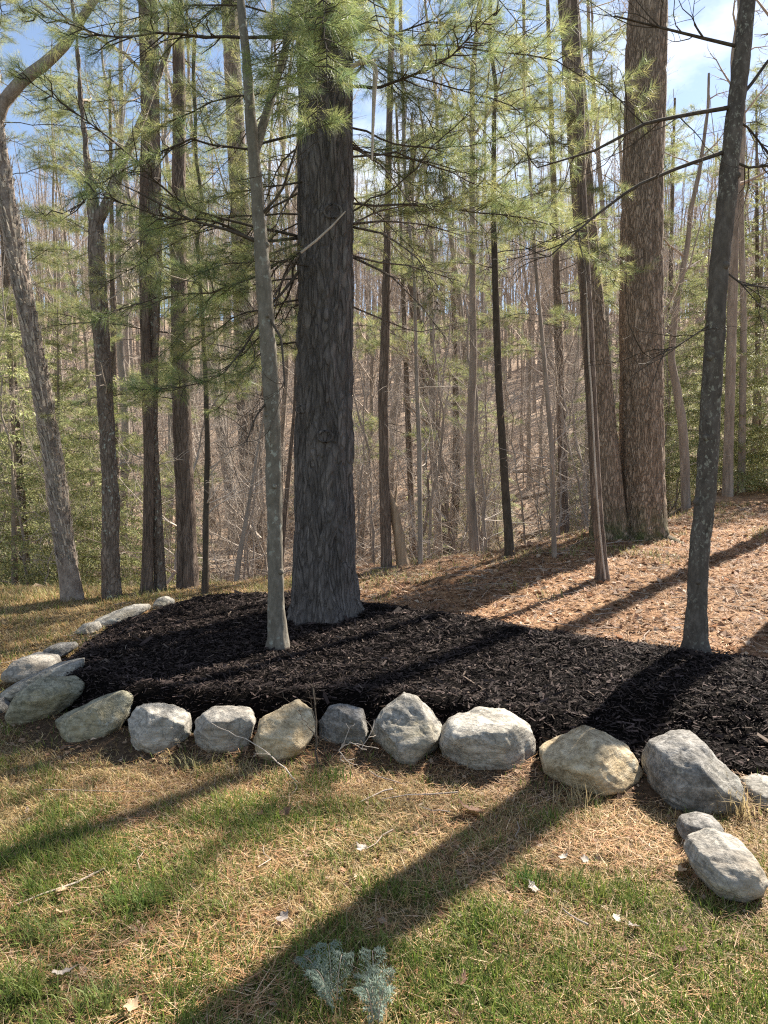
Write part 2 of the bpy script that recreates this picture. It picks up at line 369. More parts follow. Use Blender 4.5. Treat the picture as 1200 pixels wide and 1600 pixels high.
def lawn(n, x0, x1, y0, y1, Ls, ws, greenmul=1., keep=None, name='grass', label=None):
    x, y = rand_xy(n, x0, x1, y0, y1); d = poly_dist(x, y, BED)
    k = in_view(x, y) & (d < -.02) & (y < crest(x) + .3)
    if keep is not None: k &= keep(x, y)
    k &= rng.random(len(x)) < np.where((d > -.6) & (y < 5), .06 + .94 * sst(-.2, -.6, d + .25 * (n2(x, y, 3, 61, 3) - .5)), 1.)
    x, y = x[k], y[k]; n = len(x); g, ne, le = zones(x, y)
    clump = n2(x, y, 5.5, 33, 3); fine = n2(x, y, 16, 35, 2)
    gp = np.clip((.13 + .5 * g + 1.5 * (clump - .5) + .5 * (fine - .5)) * greenmul, .02, .9)
    isg = rng.random(n) < gp
    c = np.where(isg[:, None], GREEN[rng.integers(0, 4, n)], STRAW[rng.integers(0, 5, n)]) * rng.uniform(.7, 1.2, (n, 1))
    tilt = np.where(isg, rng.uniform(.1, .8, n), rng.uniform(.7, 1.5, n))
    L = rng.uniform(.5, 1.45, n) * Ls * np.where(isg, 1., 1.15) * (.25 + 1.5 * clump)
    V, Fc = blades(x, y, H(x, y) - .004, rng.uniform(0, 6.283, n), tilt, L, rng.uniform(.7, 1.3, n) * ws, rng.uniform(.1, .8, n))
    link(name, make_mesh(name, V, Fc, M['grass'], True, np.repeat(c, 5, 0)), kind='stuff', label=label)
lawn(290000, -2.6, 2.6, 1.7, 4.8, .052, .0030, label='short green and straw coloured grass of the lawn in front of the stones')
lawn(110000, -5.6, -1.0, 4.6, 10.2, .06, .006, .4, lambda x, y: x < -.9, label='dry straw coloured lawn grass left of the mulch bed')
# orange pine needles lying on the lawn and on the ground behind the bed
def fallen_needles(n, x0, x1, y0, y1, L, w, dens, name, label):
    x, y = rand_xy(n, x0, x1, y0, y1); d = poly_dist(x, y, BED)
    k = in_view(x, y) & (d < .0) & (y < crest(x) + 2.5) & (rng.random(n) < dens(x, y)); x, y = x[k], y[k]; n = len(x)
    c = np.array([[.44, .24, .115], [.54, .33, .18], [.34, .17, .08], [.6, .43, .28], [.22, .115, .06]])[rng.integers(0, 5, n)] * rng.uniform(.7, 1.25, (n, 1)) * np.clip(-.35 + 2.6 * n2(x, y, 1.9, 71, 4), .22, 1.3)[:, None]
    V, Fc = blades(x, y, H(x, y) + rng.uniform(.002, .018, n), rng.uniform(0, 6.283, n), rng.uniform(1.25, 1.6, n), rng.uniform(.6, 1.2, n) * L, rng.uniform(.8, 1.2, n) * w, rng.uniform(-.25, .25, n))
    link(name, make_mesh(name, V, Fc, M['litter'], True, np.repeat(c, 5, 0)), kind='stuff', label=label)
fallen_needles(70000, -2.6, 2.6, 1.8, 4.8, .09, .0022, lambda x, y: np.clip(.12 + 2.6 * (n2(x, y, 1.8, 44, 3) - .45), 0, 1), 'pine_needle_litter', 'rusty fallen pine needles on the lawn')
fallen_needles(90000, -3, 7, 5.2, 14, .1, .006, lambda x, y: np.where(x > -2.2 + .6 * (n2(x, y, 1.5, 45, 2) - .5) * 4, .9, .15), 'pine_needle_litter', 'rusty fallen pine needles behind the mulch bed')
# leaf scraps
def leaf_scraps(n, x0, x1, y0, y1, s0, s1, test, name, label):
    x, y = rand_xy(n, x0, x1, y0, y1); k = test(x, y); x, y = x[k], y[k]; n = len(x)
    a = rng.uniform(0, 6.283, n); s = rng.uniform(s0, s1, n); z = H(x, y) + .006 + s * .15
    tl = rng.normal(0, .35, (n, 2)); fx = np.stack([np.cos(a), np.sin(a), tl[:, 0]], 1); fy = np.stack([-np.sin(a), np.cos(a), tl[:, 1]], 1) * .62
    c0 = np.stack([x, y, z], 1); s = s[:, None]; up = np.array([0, 0, 1.]) * s * rng.uniform(-.1, .4, (n, 1))
    V = np.stack([c0 - fx * s, c0 - fy * s + up, c0 + fx * s, c0 + fy * s + up, c0], 1).reshape(-1, 3); b = np.arange(n) * 5
    Fc = np.concatenate([np.stack([b, b + 1, b + 4], 1), np.stack([b + 1, b + 2, b + 4], 1), np.stack([b + 2, b + 3, b + 4], 1), np.stack([b + 3, b, b + 4], 1)])
    c = np.array([[.3, .19, .12], [.4, .27, .17], [.22, .13, .08], [.5, .38, .27], [.36, .2, .12]])[rng.integers(0, 5, n)] * rng.uniform(.65, 1.2, (n, 1))
    link(name, make_mesh(name, V, Fc, M['leaf'], False, np.repeat(c, 5, 0)), kind='stuff', label=label)
leaf_scraps(20000, -3, 8, 5.6, 15, .012, .048, lambda x, y: in_view(x, y) & (poly_dist(x, y, BED) < 0) & (x > -1.5), 'leaf_litter', 'brown leaf litter on the ground behind the bed')
leaf_scraps(2600, -2.4, 2.4, 1.9, 4.6, .006, .022, lambda x, y: in_view(x, y) & (poly_dist(x, y, BED) < 0), 'leaf_litter', 'small leaf scraps in the lawn')
leaf_scraps(42000, -22, 22, 10, 42, .04, .085, lambda x, y: in_view(x, y, 1) & (y > crest(x)), 'leaf_litter', 'brown fallen leaves on the forest floor')
def weeds(n, x0, x1, y0, y1, test, name, label):
    x, y = rand_xy(n, x0, x1, y0, y1); k = in_view(x, y) & (poly_dist(x, y, BED) < -.05) & test(x, y) & (n2(x, y, 2.2, 91, 3) > .53); x, y = x[k], y[k]; n = len(x)
    c = np.array([[.3, .28, .1], [.2, .23, .07], [.45, .37, .2], [.35, .25, .13]])[rng.integers(0, 4, n)] * rng.uniform(.6, 1.2, (n, 1)); V, Fc = blades(x, y, H(x, y), rng.uniform(0, 6.28, n), rng.uniform(.1, 1.1, n), rng.uniform(.05, .16, n), np.full(n, .008), rng.uniform(.2, 1.1, n))
    link(name, make_mesh(name, V, Fc, M['grass'], True, np.repeat(c, 5, 0)), kind='stuff', label=label)
weeds(26000, -1, 8, 7.6, 15, lambda x, y: (y > crest(x) - 2.2 + .8 * np.sin(x * 3)) & (y < crest(x) + 1.), 'weeds', 'pale weeds and grass along the woods edge')
weeds(9000, -6, -.6, 8.6, 11, lambda x, y: y < crest(x) + .6, 'weeds', 'dry weeds along the left lawn edge')
tb = Tubes(); x, y = rand_xy(1500, -3, 8, 2.2, 15); k = in_view(x, y) & (poly_dist(x, y, BED) < -.05) & ((y > 5.5) | (rng.random(1500) < .25)); x, y = x[k], y[k]
for i in range(len(x)):
    a = rng.uniform(0, 6.28); l = rng.lognormal(-2.3, .6); t_ = np.linspace(-1, 1, 4); px_, py_ = x[i] + np.cos(a) * t_ * l + rng.normal(0, .012, 4), y[i] + np.sin(a) * t_ * l + rng.normal(0, .012, 4)
    tb.add(np.stack([px_, py_, natural(px_, py_) + .022], 1), np.array([.004, .0036, .003, .0018]) * rng.uniform(.5, 1.3), 4)
V, Fc = tb.out(); link('twig_litter', make_mesh('twig_litter', V, Fc, M['twig'], True), kind='stuff', label='small broken twigs strewn over the ground')
# mulch chips
n = 165000; x, y = rand_xy(n, -2.7, 3.6, 3.5, 8.4); d = poly_dist(x, y, BED)
k = (d > -.02) & in_view(x, y) & (rng.random(n) < np.clip(1.25 - .12 * (y - 3.5), .3, 1)); x, y, d = x[k], y[k], d[k]; n = len(x)
z = natural(x, y) + mulch_h(x, y, d) + (n2(x, y, 7, 4, 3) - .5) * .05 + (n2(x, y, 28, 14, 2) - .5) * .02 + rng.uniform(-.002, .016, n)
a = rng.uniform(0, 6.283, n); L = rng.lognormal(-4.3, .5, n); w = L * rng.uniform(.1, .3, n); th = w * rng.uniform(.25, .6, n)
u = np.stack([np.cos(a), np.sin(a), rng.normal(0, .33, n)], 1); u /= np.linalg.norm(u, axis=1)[:, None]
v = np.cross(u, np.stack([rng.normal(0, .65, n), rng.normal(0, .65, n), np.ones(n)], 1)); v /= np.linalg.norm(v, axis=1)[:, None]; q = np.cross(v, u)
c0 = np.stack([x, y, z], 1); L, w, th = L[:, None], w[:, None], th[:, None]
V = np.stack([c0 - u * L - v * w * .6, c0 - u * L * .9 + v * w * .5, c0 + u * L + v * w * .7, c0 + u * L * .85 - v * w * .8, c0 - u * L * .7 - q * th, c0 + u * L * .75 - q * th], 1).reshape(-1, 3)
b = np.arange(n) * 6
Fc = [np.stack([b, b + 1, b + 2, b + 3], 1), np.stack([b, b + 3, b + 5, b + 4], 1), np.stack([b + 1, b + 4, b + 5, b + 2], 1)]
cc = np.array([.034, .0245, .0215])[None] * rng.lognormal(0, .55, (n, 1)); lt = rng.random(n) < .05; cc[lt] = np.array([.12, .09, .07]) * rng.uniform(.5, 1.3, (lt.sum(), 1))
link('mulch_chips', make_mesh('mulch_chips', V, Fc, M['chips'], False, np.repeat(cc, 6, 0)), kind='stuff', label='black shredded bark mulch filling the bed')

# ------------------------------------------------------------------ boulders
def stone(outline, depth, thick, mat, label, seed, sub=5, yoff=0, cuts=13, rough=1.15, tilt=0, cutmin=.63, fit=.96, zoff=-.008, group='boulders edging the mulch bed'):
    """boulder: its outline (pixels read at DEPTH) sets the silhouette; THICK is its half depth"""
    rs = np.random.default_rng(seed)
    oc = np.mean(outline, 0); O = np.array([P3(*(oc + (np.array(p) - oc) * fit), depth + thick * .45) for p in outline]); c = O.mean(0); c[0] = (O[:, 0].min() + O[:, 0].max()) / 2; c[2] = (O[:, 2].min() + O[:, 2].max()) / 2
    c[1] = depth + thick * .45 + yoff; c[2] += zoff
    ang = np.arctan2(O[:, 2] - c[2], O[:, 0] - c[0]); rad = np.hypot(O[:, 0] - c[0], O[:, 2] - c[2]); o = np.argsort(ang); ang, rad = ang[o], rad[o]
    import bmesh
    bm = bmesh.new(); bmesh.ops.create_icosphere(bm, subdivisions=sub, radius=1.0)
    D = np.array([v.co[:] for v in bm.verts]); Fc = np.array([[v.index for v in f.verts] for f in bm.faces]); bm.free()
    # outline polygon radius for every direction in the picture plane
    th = np.arctan2(D[:, 2], D[:, 0])
    A = np.concatenate([ang - 2 * math.pi, ang, ang + 2 * math.pi]); B = np.tile(rad, 3); X_, Z_ = B * np.cos(A), B * np.sin(A)
    i = np.clip(np.searchsorted(A, th) - 1, 0, len(A) - 2)
    x1, z1, x2, z2 = X_[i], Z_[i], X_[i + 1], Z_[i + 1]
    den = np.cos(th) * (z2 - z1) - np.sin(th) * (x2 - x1); Rr = np.abs((x1 * (z2 - z1) - z1 * (x2 - x1)) / (den + 1e-9))
    mean = rad.mean(); Rr = np.clip(Rr, .3 * mean, 2.2 * mean)
    ck = np.hypot(D[:, 0], D[:, 2]); r2 = np.where(ck > 0, ck, 0) ** .62
    P = np.stack([Rr * r2 * np.cos(th), np.sign(D[:, 1]) * np.abs(D[:, 1]) ** .8 * thick, Rr * r2 * np.sin(th)], 1)
    S = np.array([mean, thick, mean])
    Q = P / S
    for _ in range(cuts):
        nv = rs.normal(size=3); nv[1] = -abs(nv[1]) if rs.random() < .75 else nv[1]; nv /= np.linalg.norm(nv)
        if abs(nv[1]) < .45: continue
        h = rs.uniform(cutmin, .95) * np.max(Q @ nv); ex = np.clip(Q @ nv - h, 0, None); Q = Q - ex[:, None] * nv * .97
    P = Q * S
    nr = P / (np.linalg.norm(P, axis=1)[:, None] + 1e-9)
    dn = (fbm(P / mean * 1.5 + seed, 3, 3) - .5) * .17 + (fbm(P / mean * 5 + seed * 2, 8, 4, .6) - .5) * .085 - np.abs(fbm(P / mean * 2.6 + seed, 5, 3) - .5) * .10 - .022 * sst(.03, .0, np.abs(fbm(P / mean * np.array([1.2, 1.2, 2.6]) + seed * 3, 12, 3) - .5))
    P = P + nr * (dn * mean * rough)[:, None]
    o = link('boulder', make_mesh('boulder', P, Fc, mat, True), label=label, cat='boulder', group=group, loc=c)
    return o
S_ = M
stone([(1007, 1195), (1020, 1165), (1060, 1148), (1095, 1150), (1120, 1172), (1145, 1200), (1155, 1235), (1140, 1258), (1090, 1268), (1040, 1262), (1012, 1240)], 3.48, .27, S_['st_dark'], 'dark grey rounded boulder at right end of the row, below the lichen-spotted tree', 1, cuts=5, cutmin=.8, fit=.92)
stone([(840, 1180), (870, 1168), (925, 1145), (955, 1152), (990, 1172), (1003, 1195), (1000, 1222), (965, 1242), (905, 1242), (860, 1222), (842, 1200)], 3.62, .26, S_['st_tan'], 'wide tan boulder with sunlit ridge, left of the dark rounded boulder', 2)
stone([(681, 1160), (700, 1130), (745, 1115), (800, 1118), (835, 1140), (842, 1170), (830, 1200), (790, 1216), (730, 1217), (695, 1198)], 3.84, .27, S_['st_pale'], 'large rounded pale grey boulder in the middle right of the row', 3, cuts=5)
stone([(574, 1150), (590, 1120), (632, 1087), (655, 1092), (680, 1115), (695, 1140), (685, 1172), (650, 1192), (600, 1190), (580, 1175)], 4.0, .24, S_['st_grey'], 'peaked grey boulder with yellowish top, tallest in the row', 4)
stone([(496, 1130), (512, 1106), (530, 1103), (570, 1110), (577, 1140), (570, 1175), (535, 1180), (500, 1165)], 4.12, .18, S_['st_dark'], 'small dark boulder wedged between golden boulder and peaked boulder', 5)
stone([(398, 1150), (405, 1125), (435, 1108), (463, 1097), (490, 1112), (496, 1140), (480, 1168), (430, 1195), (405, 1180)], 4.03, .22, S_['st_tan'], 'golden tan boulder with cracked sunlit face, left of the small dark boulder', 6)
stone([(300, 1130), (320, 1112), (340, 1108), (390, 1112), (400, 1130), (392, 1165), (365, 1192), (330, 1192), (305, 1165)], 4.03, .22, S_['st_brown'], 'brownish grey boulder crossed by a thin twig shadow, left of the golden boulder', 7)
stone([(198, 1125), (205, 1105), (225, 1102), (265, 1106), (296, 1122), (299, 1150), (280, 1168), (240, 1186), (210, 1165)], 4.1, .22, S_['st_pale'], 'whitish blocky boulder, fourth from the left end of the front row', 8)
stone([(66, 1148), (90, 1120), (140, 1100), (185, 1083), (206, 1092), (205, 1115), (192, 1140), (165, 1172), (110, 1170), (78, 1160)], 4.28, .26, S_['st_moss'], 'large angular olive-brown boulder leaning against the whitish blocky boulder', 9, cuts=14)
stone([(14, 1140), (20, 1110), (35, 1075), (60, 1060), (110, 1058), (130, 1070), (132, 1092), (100, 1110), (60, 1146), (30, 1150)], 4.55, .25, S_['st_moss'], 'grey-green blocky boulder with pale top edge at the left corner of the bed', 10)
stone([(3, 1082), (20, 1068), (80, 1040), (128, 1031), (130, 1045), (122, 1058), (70, 1072), (20, 1095), (4, 1092)], 4.95, .22, S_['st_grey'], 'long tilted slab lying behind the grey-green corner boulder', 11, cuts=4)
stone([(8, 1050), (25, 1030), (50, 1022), (85, 1028), (92, 1040), (60, 1055), (20, 1066)], 5.35, .22, S_['st_brown'], 'brown shaded boulder above the long tilted slab', 12, 4)
stone([(62, 1020), (80, 1008), (112, 1006), (118, 1014), (100, 1026), (70, 1030)], 5.95, .2, S_['st_dark'], 'flat grey stone above the brown shaded boulder', 13, 4)
stone([(116, 990), (130, 975), (150, 972), (156, 984), (140, 994)], 7.0, .18, S_['st_pale'], 'little pale stone between the flat grey stone and the long pale slab', 14, 4)
stone([(142, 978), (160, 962), (200, 948), (228, 947), (232, 955), (200, 968), (165, 984), (148, 986)], 7.5, .4, S_['st_pale'], 'long pale flat slab along the far left edge of the mulch', 15, 4, cuts=3)
stone([(238, 946), (245, 935), (258, 931), (272, 937), (276, 947), (262, 954), (242, 953)], 8.2, .14, S_['st_grey'], 'small grey stone at the far corner of the mulch bed', 16, 4)
stone([(-22, 1120), (-15, 1095), (5, 1088), (20, 1100), (22, 1122), (10, 1135), (-15, 1135)], 4.75, .2, S_['st_dark'], 'dark boulder cut off by the left edge of the picture', 17, 4)
stone([(1163, 1250), (1172, 1228), (1200, 1222), (1245, 1228), (1262, 1255), (1250, 1285), (1200, 1290), (1172, 1272)], 3.4, .22, S_['st_grey'], 'grey boulder cut off by the right edge of the picture', 18, cuts=6)
stone([(1062, 1305), (1070, 1285), (1100, 1277), (1125, 1283), (1135, 1305), (1120, 1330), (1075, 1325)], 3.05, .13, S_['st_dark'], 'small shaded stone tucked behind the pale flat stone in the lawn', 19, 4)
stone([(1073, 1345), (1085, 1322), (1130, 1308), (1168, 1318), (1188, 1345), (1176, 1372), (1130, 1385), (1088, 1376)], 2.72, .19, S_['st_brown'], 'pale flat-topped stone lying alone in the lawn in front of the row', 27, cuts=6, cutmin=.75, fit=.88, zoff=-.02)

# ------------------------------------------------------------------ trees: tools
def pine_disp(amp, fx, fz, seed):
    def f(P, a, rad):
        n, s = rad.shape
        z = P[:, 2][:, None] * np.ones((1, s)); r0 = rad.mean()
        cx, sx = np.cos(a)[None] * rad * fx, np.sin(a)[None] * rad * fx
        p = np.stack([cx.ravel(), sx.ravel(), (z * fz).ravel()], 1)
        w = fbm(p * .5 + 7, seed, 2) - .5
        rid = 1 - np.abs(fbm(p + w[:, None] * 1.2, seed, 3) * 2 - 1) * 3.2
        big = fbm(np.stack([np.cos(a)[None].repeat(n, 0).ravel() * 1.5, np.sin(a)[None].repeat(n, 0).ravel() * 1.5, (z * .8).ravel()], 1), seed + 3, 3) - .5
        return rad + (-np.clip(rid, 0, 1) * amp).reshape(n, s) + (big * .22).reshape(n, s) * rad
    return f
def flared(f, z0, amt, lobes, ph):
    def g_(P, a, rad):
        k = np.exp(-np.clip(P[:, 2] - z0, -.05, None) / .16)[:, None]
        lob = .35 + .65 * np.clip(np.cos(a * lobes + ph + .8 * np.sin(a * 2))[None], 0, 1) ** 1.5
        return f(P, a, rad * (1 + amt * k * lob))
    return g_
def px_path(pts, depth, d2=None):
    """pixel control points (x, y, width) at a tree's own distance -> world points and radii"""
    d2 = depth if d2 is None else d2; n = len(pts); D = np.linspace(depth, d2, n)
    P = np.array([P3(p[0], p[1], D[i]) for i, p in enumerate(pts)]); r = np.array([p[2] * D[i] / F / 2 for i, p in enumerate(pts)])
    return P, r
def extend(P, r, top, rt=.03):
    dv = P[-1] - P[-3]; dv /= np.linalg.norm(dv); dv = dv * .4 + np.array([0, 0, .6]); dv /= np.linalg.norm(dv)
    add = max(0., top - P[-1][2])
    if add < .3: return P, r
    k = np.linspace(0, 1, 6)[1:]
    Q = P[-1] + (dv * add)[None] * k[:, None]; Q[:, :2] += rng.normal(0, .05, (5, 2)).cumsum(0)
    return np.concatenate([P, Q]), np.concatenate([r, r[-1] + (rt - r[-1]) * k])
def unit(v): return v / (np.linalg.norm(v) + 1e-12)
def limb(tb, p, d, L, r, depth, twigs, up=.15, sides=4, wob=.18, nseg=6, spread=.9):
    """recursive bare limb"""
    P = [p]; v = unit(np.array(d, float)); st = L / nseg
    for k in range(nseg):
        v = unit(v + rng.normal(0, wob, 3) + np.array([0, 0, up * .3])); P.append(P[-1] + v * st)
    P = np.array(P); tb.add(P, np.linspace(r, max(r * .22, .0016), nseg + 1), sides)
    if depth <= 0: return
    for k in range(twigs):
        t = rng.uniform(.25, 1) * nseg; i = min(int(t), nseg - 1); q = P[i] + (P[i + 1] - P[i]) * (t - i)
        w = unit(P[i + 1] - P[i]); s = unit(np.cross(w, rng.normal(size=3))); nv = unit(w * rng.uniform(.4, .9) + s * spread)
        limb(tb, q, nv, L * rng.uniform(.3, .6) * (1 - .4 * t / nseg), max(r * (1 - .7 * t / nseg) * .55, .0015), depth - 1, max(2, int(twigs * .7)), up, 3, wob, 4 if depth > 1 else 3, spread)
def tuft_needles(C, Dv, L, w, per, spread=(.35, 1.15)):
    """pine tufts at C pointing along Dv: PER thin one-triangle needles each"""
    n = len(C); C = np.repeat(C, per, 0); Dv = np.repeat(Dv, per, 0); N = n * per
    s = np.cross(Dv, rng.normal(size=(N, 3))); s /= np.linalg.norm(s, axis=1)[:, None] + 1e-9
    a = rng.uniform(*spread, N)[:, None]; d = Dv * np.cos(a) + s * np.sin(a); d[:, 2] -= .12; d /= np.linalg.norm(d, axis=1)[:, None]
    l = rng.uniform(.7, 1.15, N)[:, None] * L; b = C + Dv * rng.uniform(-.03, .03, (N, 1))
    q = np.cross(d, rng.normal(size=(N, 3))); q /= np.linalg.norm(q, axis=1)[:, None] + 1e-9
    V = np.stack([b - q * w / 2, b + q * w / 2, b + d * l], 1).reshape(-1, 3); i = np.arange(N) * 3
    return V, np.stack([i, i + 1, i + 2], 1), N
NEEDLE = np.array([[.25, .285, .105], [.32, .335, .125], [.19, .245, .12], [.41, .39, .16]])
class Pine:
    """collects the boughs of one pine: each bough a part, all needles one part"""
    def __init__(s, root, wood, per=24, L=.10, w=.0026): s.root = root; s.C = []; s.D = []; s.wood = wood; s.per = per; s.L = L; s.w = w; s.k = 0
    def bough(s, P, r0=.02, dens=1., start=.25, side=.55, flat=.35, name='branch', r1=.004, gap=.12):
        tb = Tubes(); P, _ = densify(P, np.zeros(len(P)), 14); n = len(P)
        P = P + np.concatenate([np.zeros((2, 3)), rng.normal(0, .012, (n - 2, 3)).cumsum(0)])
        tb.add(P, np.linspace(r0 * .55, r1 * .6, n), 6)
        Ln = np.linalg.norm(np.diff(P, axis=0), axis=1).sum(); m = int(Ln * (1 - start) / gap) + 2
        for k in range(m):
            for sg in (-1, 1):
                t = (start + (1 - start) * (k + rng.random()) / m) * (n - 1); i = min(int(t), n - 2); q = P[i] + (P[i + 1] - P[i]) * (t - i); w = unit(P[i + 1] - P[i])
                sd = unit(np.cross(w, np.array([0, 0, 1.]))) * sg; v = unit(w * rng.uniform(.5, 1.0) + sd * .8 + np.array([0, 0, rng.normal(.05, flat)]))
                l = side * rng.uniform(.45, 1.1) * (1 - .55 * (t / (n - 1) - start) / (1 - start))
                e = [q, q + v * l * .35 + rng.normal(0, .015, 3), q + v * l * .7 + rng.normal(0, .02, 3), q + unit(v + np.array([0, 0, .22])) * l]
                tb.add(np.array(e), np.linspace(max(r0 * .25, .003), .0015, 4), 3)
                if rng.random() < dens:
                    for f in np.linspace(.35, 1, max(2, int(l / .07))):
                        s.C.append(q + v * l * f); s.D.append(unit(v + np.array([0, 0, .15])))
                    for u in range(2 + int(l > .35)):
                        f = rng.uniform(.25, .85); b = q + v * l * f; v2 = unit(v + unit(np.cross(v, np.array([0, 0, 1.]))) * rng.choice([-1, 1]) * .8 + np.array([0, 0, rng.normal(.1, .25)])); l2 = l * rng.uniform(.25, .5)
                        tb.add(np.array([b, b + v2 * l2]), [.002, .0012], 3)
                        for f2 in np.linspace(.4, 1, max(2, int(l2 / .07))): s.C.append(b + v2 * l2 * f2); s.D.append(v2)
        V, Fc = tb.out(); part(name, V, Fc, s.wood, s.root); s.k += 1
    def done(s, tint=(1, 1, 1)):
        if not s.C: return
        C, D = np.array(s.C), np.array(s.D); V, Fc, N = tuft_needles(C, D, s.L, s.w, s.per)
        tc_ = np.repeat(NEEDLE[rng.integers(0, 4, len(C))], s.per, 0) * rng.uniform(.7, 1.3, (N, 1)) * np.array(tint)
        part('foliage', V, Fc, M['needle'], s.root, False, np.repeat(tc_, 3, 0), 'stuff'); print('needles', N)
def pxb(pts, d0, d1):
    D = np.linspace(d0, d1, len(pts)); return np.array([P3(p[0], p[1], D[i]) for i, p in enumerate(pts)])
def base_at(px, py, depth=None):
    g = G(px, py) if depth is None else None
    if depth is not None:
        q = P3(px, py, depth); q[2] = float(H(q[0:1], q[1:2])[0]); return q
    return g
def trunk_part(root, pts, depth, mat, top, sides=12, rings=60, disp=None, rt=.03, d2=None, sink=.15, name='trunk'):
    P, r = px_path(pts, depth, d2); P0 = P[0].copy(); P0[2] -= sink; P = np.concatenate([P0[None], P]); r = np.concatenate([[r[0] * 1.06], r])
    P, r = extend(P, r, top, rt); Q, w = densify(P, r, rings); tb = Tubes(); tb.add(Q, w, sides, True, disp); V, Fc = tb.out()
    part(name, V, Fc, mat, root); return Q, w
def bare_crown(root, Q, w, z0, n, L, mat, depth=2, twigs=6, name='crown', up=.35, kind='stuff'):
    if name == 'branch': name = 'twigs'
    tb = Tubes(); zs = Q[:, 2]
    for k in range(n):
        z = rng.uniform(z0, zs[-1] - .2); i = int(np.argmin(np.abs(zs - z))); a = rng.uniform(0, 6.283)
        e = rng.uniform(.15, .9); f = 1 - .5 * (z - z0) / max(zs[-1] - z0, .1)
        limb(tb, Q[i], np.array([math.cos(a), math.sin(a), e]), L * f * rng.uniform(.6, 1.1), min(w[i] * .5, .06) if name == 'crown' else min(w[i] * .25, .009), depth, twigs, up, 4)
    if tb.n: V, Fc = tb.out(); part(name, V, Fc, mat, root, kind=kind)

# ------------------------------------------------------------------ the big pine
DP = 6.5
b0 = base_at(507, 968, DP); pine = thing('pine_tree', 'massive dark-barked pine rising from the middle of the mulch bed', 'tree', b0)
PINE_PTS = [(507, 975, 106), (507, 955, 104), (507, 925, 102), (508, 880, 100), (508, 780, 95), (508, 600, 90), (508, 400, 88), (507, 200, 86), (506, 0, 82)]
Qp, wp = trunk_part(pine, PINE_PTS, DP, M['pine_bark'], 17, 144, 620, flared(pine_disp(.024, 14, 3.4, 3), .26, .42, 5, .6), .08)
pn = Pine(pine, M['dark_twig'], 24, .108, .0019)
tz = lambda py, depth=DP: P3(507, py, depth)
# named limbs on the left of the trunk
pn.bough(pxb([(470, 395), (405, 430), (340, 445), (250, 452), (170, 470)], 6.5, 5.6), .022, 0.72, .3, .5)
pn.bough(pxb([(470, 420), (410, 500), (360, 590), (310, 615), (220, 622)], 6.4, 5.4), .022, 0.65, .35, .45)
pn.bough(pxb([(468, 372), (400, 378), (330, 345), (250, 340), (140, 300)], 6.5, 5.2), .024, 0.58, .35, .5)
pn.bough(pxb([(468, 370), (390, 350), (300, 330), (200, 240), (30, 120)], 6.5, 5.4), .024, 0.32, .4, .45)
pn.bough(pxb([(466, 210), (380, 230), (290, 215), (190, 250), (90, 330)], 6.5, 5.4), .024, 0.58, .3, .5)
pn.bough(pxb([(465, 60), (380, 55), (250, 35), (180, 45), (50, 0)], 6.5, 5.0), .028, 0.50, .3, .5)
pn.bough(pxb([(468, 400), (430, 470), (390, 520), (350, 560), (290, 560)], 6.6, 7.2), .02, 0.72, .3, .5)
pn.bough(pxb([(468, 300), (420, 330), (360, 400), (300, 430), (210, 420)], 6.8, 8.2), .02, 0.65, .3, .5)
# limbs on the right
pn.bough(pxb([(548, 135), (600, 135), (660, 120), (720, 80), (800, 20)], 6.5, 5.6), .03, 0.43, .35, .5)
pn.bough(pxb([(550, 200), (620, 215), (690, 220), (760, 205), (830, 180)], 6.5, 6.8), .018, 0.58, .3, .5)
pn.bough(pxb([(550, 245), (620, 240), (690, 265), (760, 300), (820, 350)], 6.5, 7.4), .018, 0.65, .3, .5)
pn.bough(pxb([(552, 330), (600, 300), (650, 270), (700, 210), (760, 150)], 6.3, 5.7), .014, 0.22, .4, .4)
pn.bough(pxb([(552, 120), (600, 60), (680, 30), (760, 40), (860, 60)], 6.6, 7.6), .022, 0.65, .3, .55)
# needles hanging in front of the upper trunk
for e, d in (((430, 130), 4.9), ((520, 150), 4.8), ((480, 40), 4.6), ((600, 40), 5.0), ((500, 205), 5.1), ((455, 170), 5.3)):
    s = Qp[np.argmin(np.abs(Qp[:, 2] - rng.uniform(5.2, 6.4)))]; E = P3(e[0], e[1], d)
    pn.bough(np.array([s, s * .6 + E * .4 + np.array([0, 0, .25]), s * .25 + E * .75 + np.array([0, 0, .12]), E]), .018, .8, .45, .42)
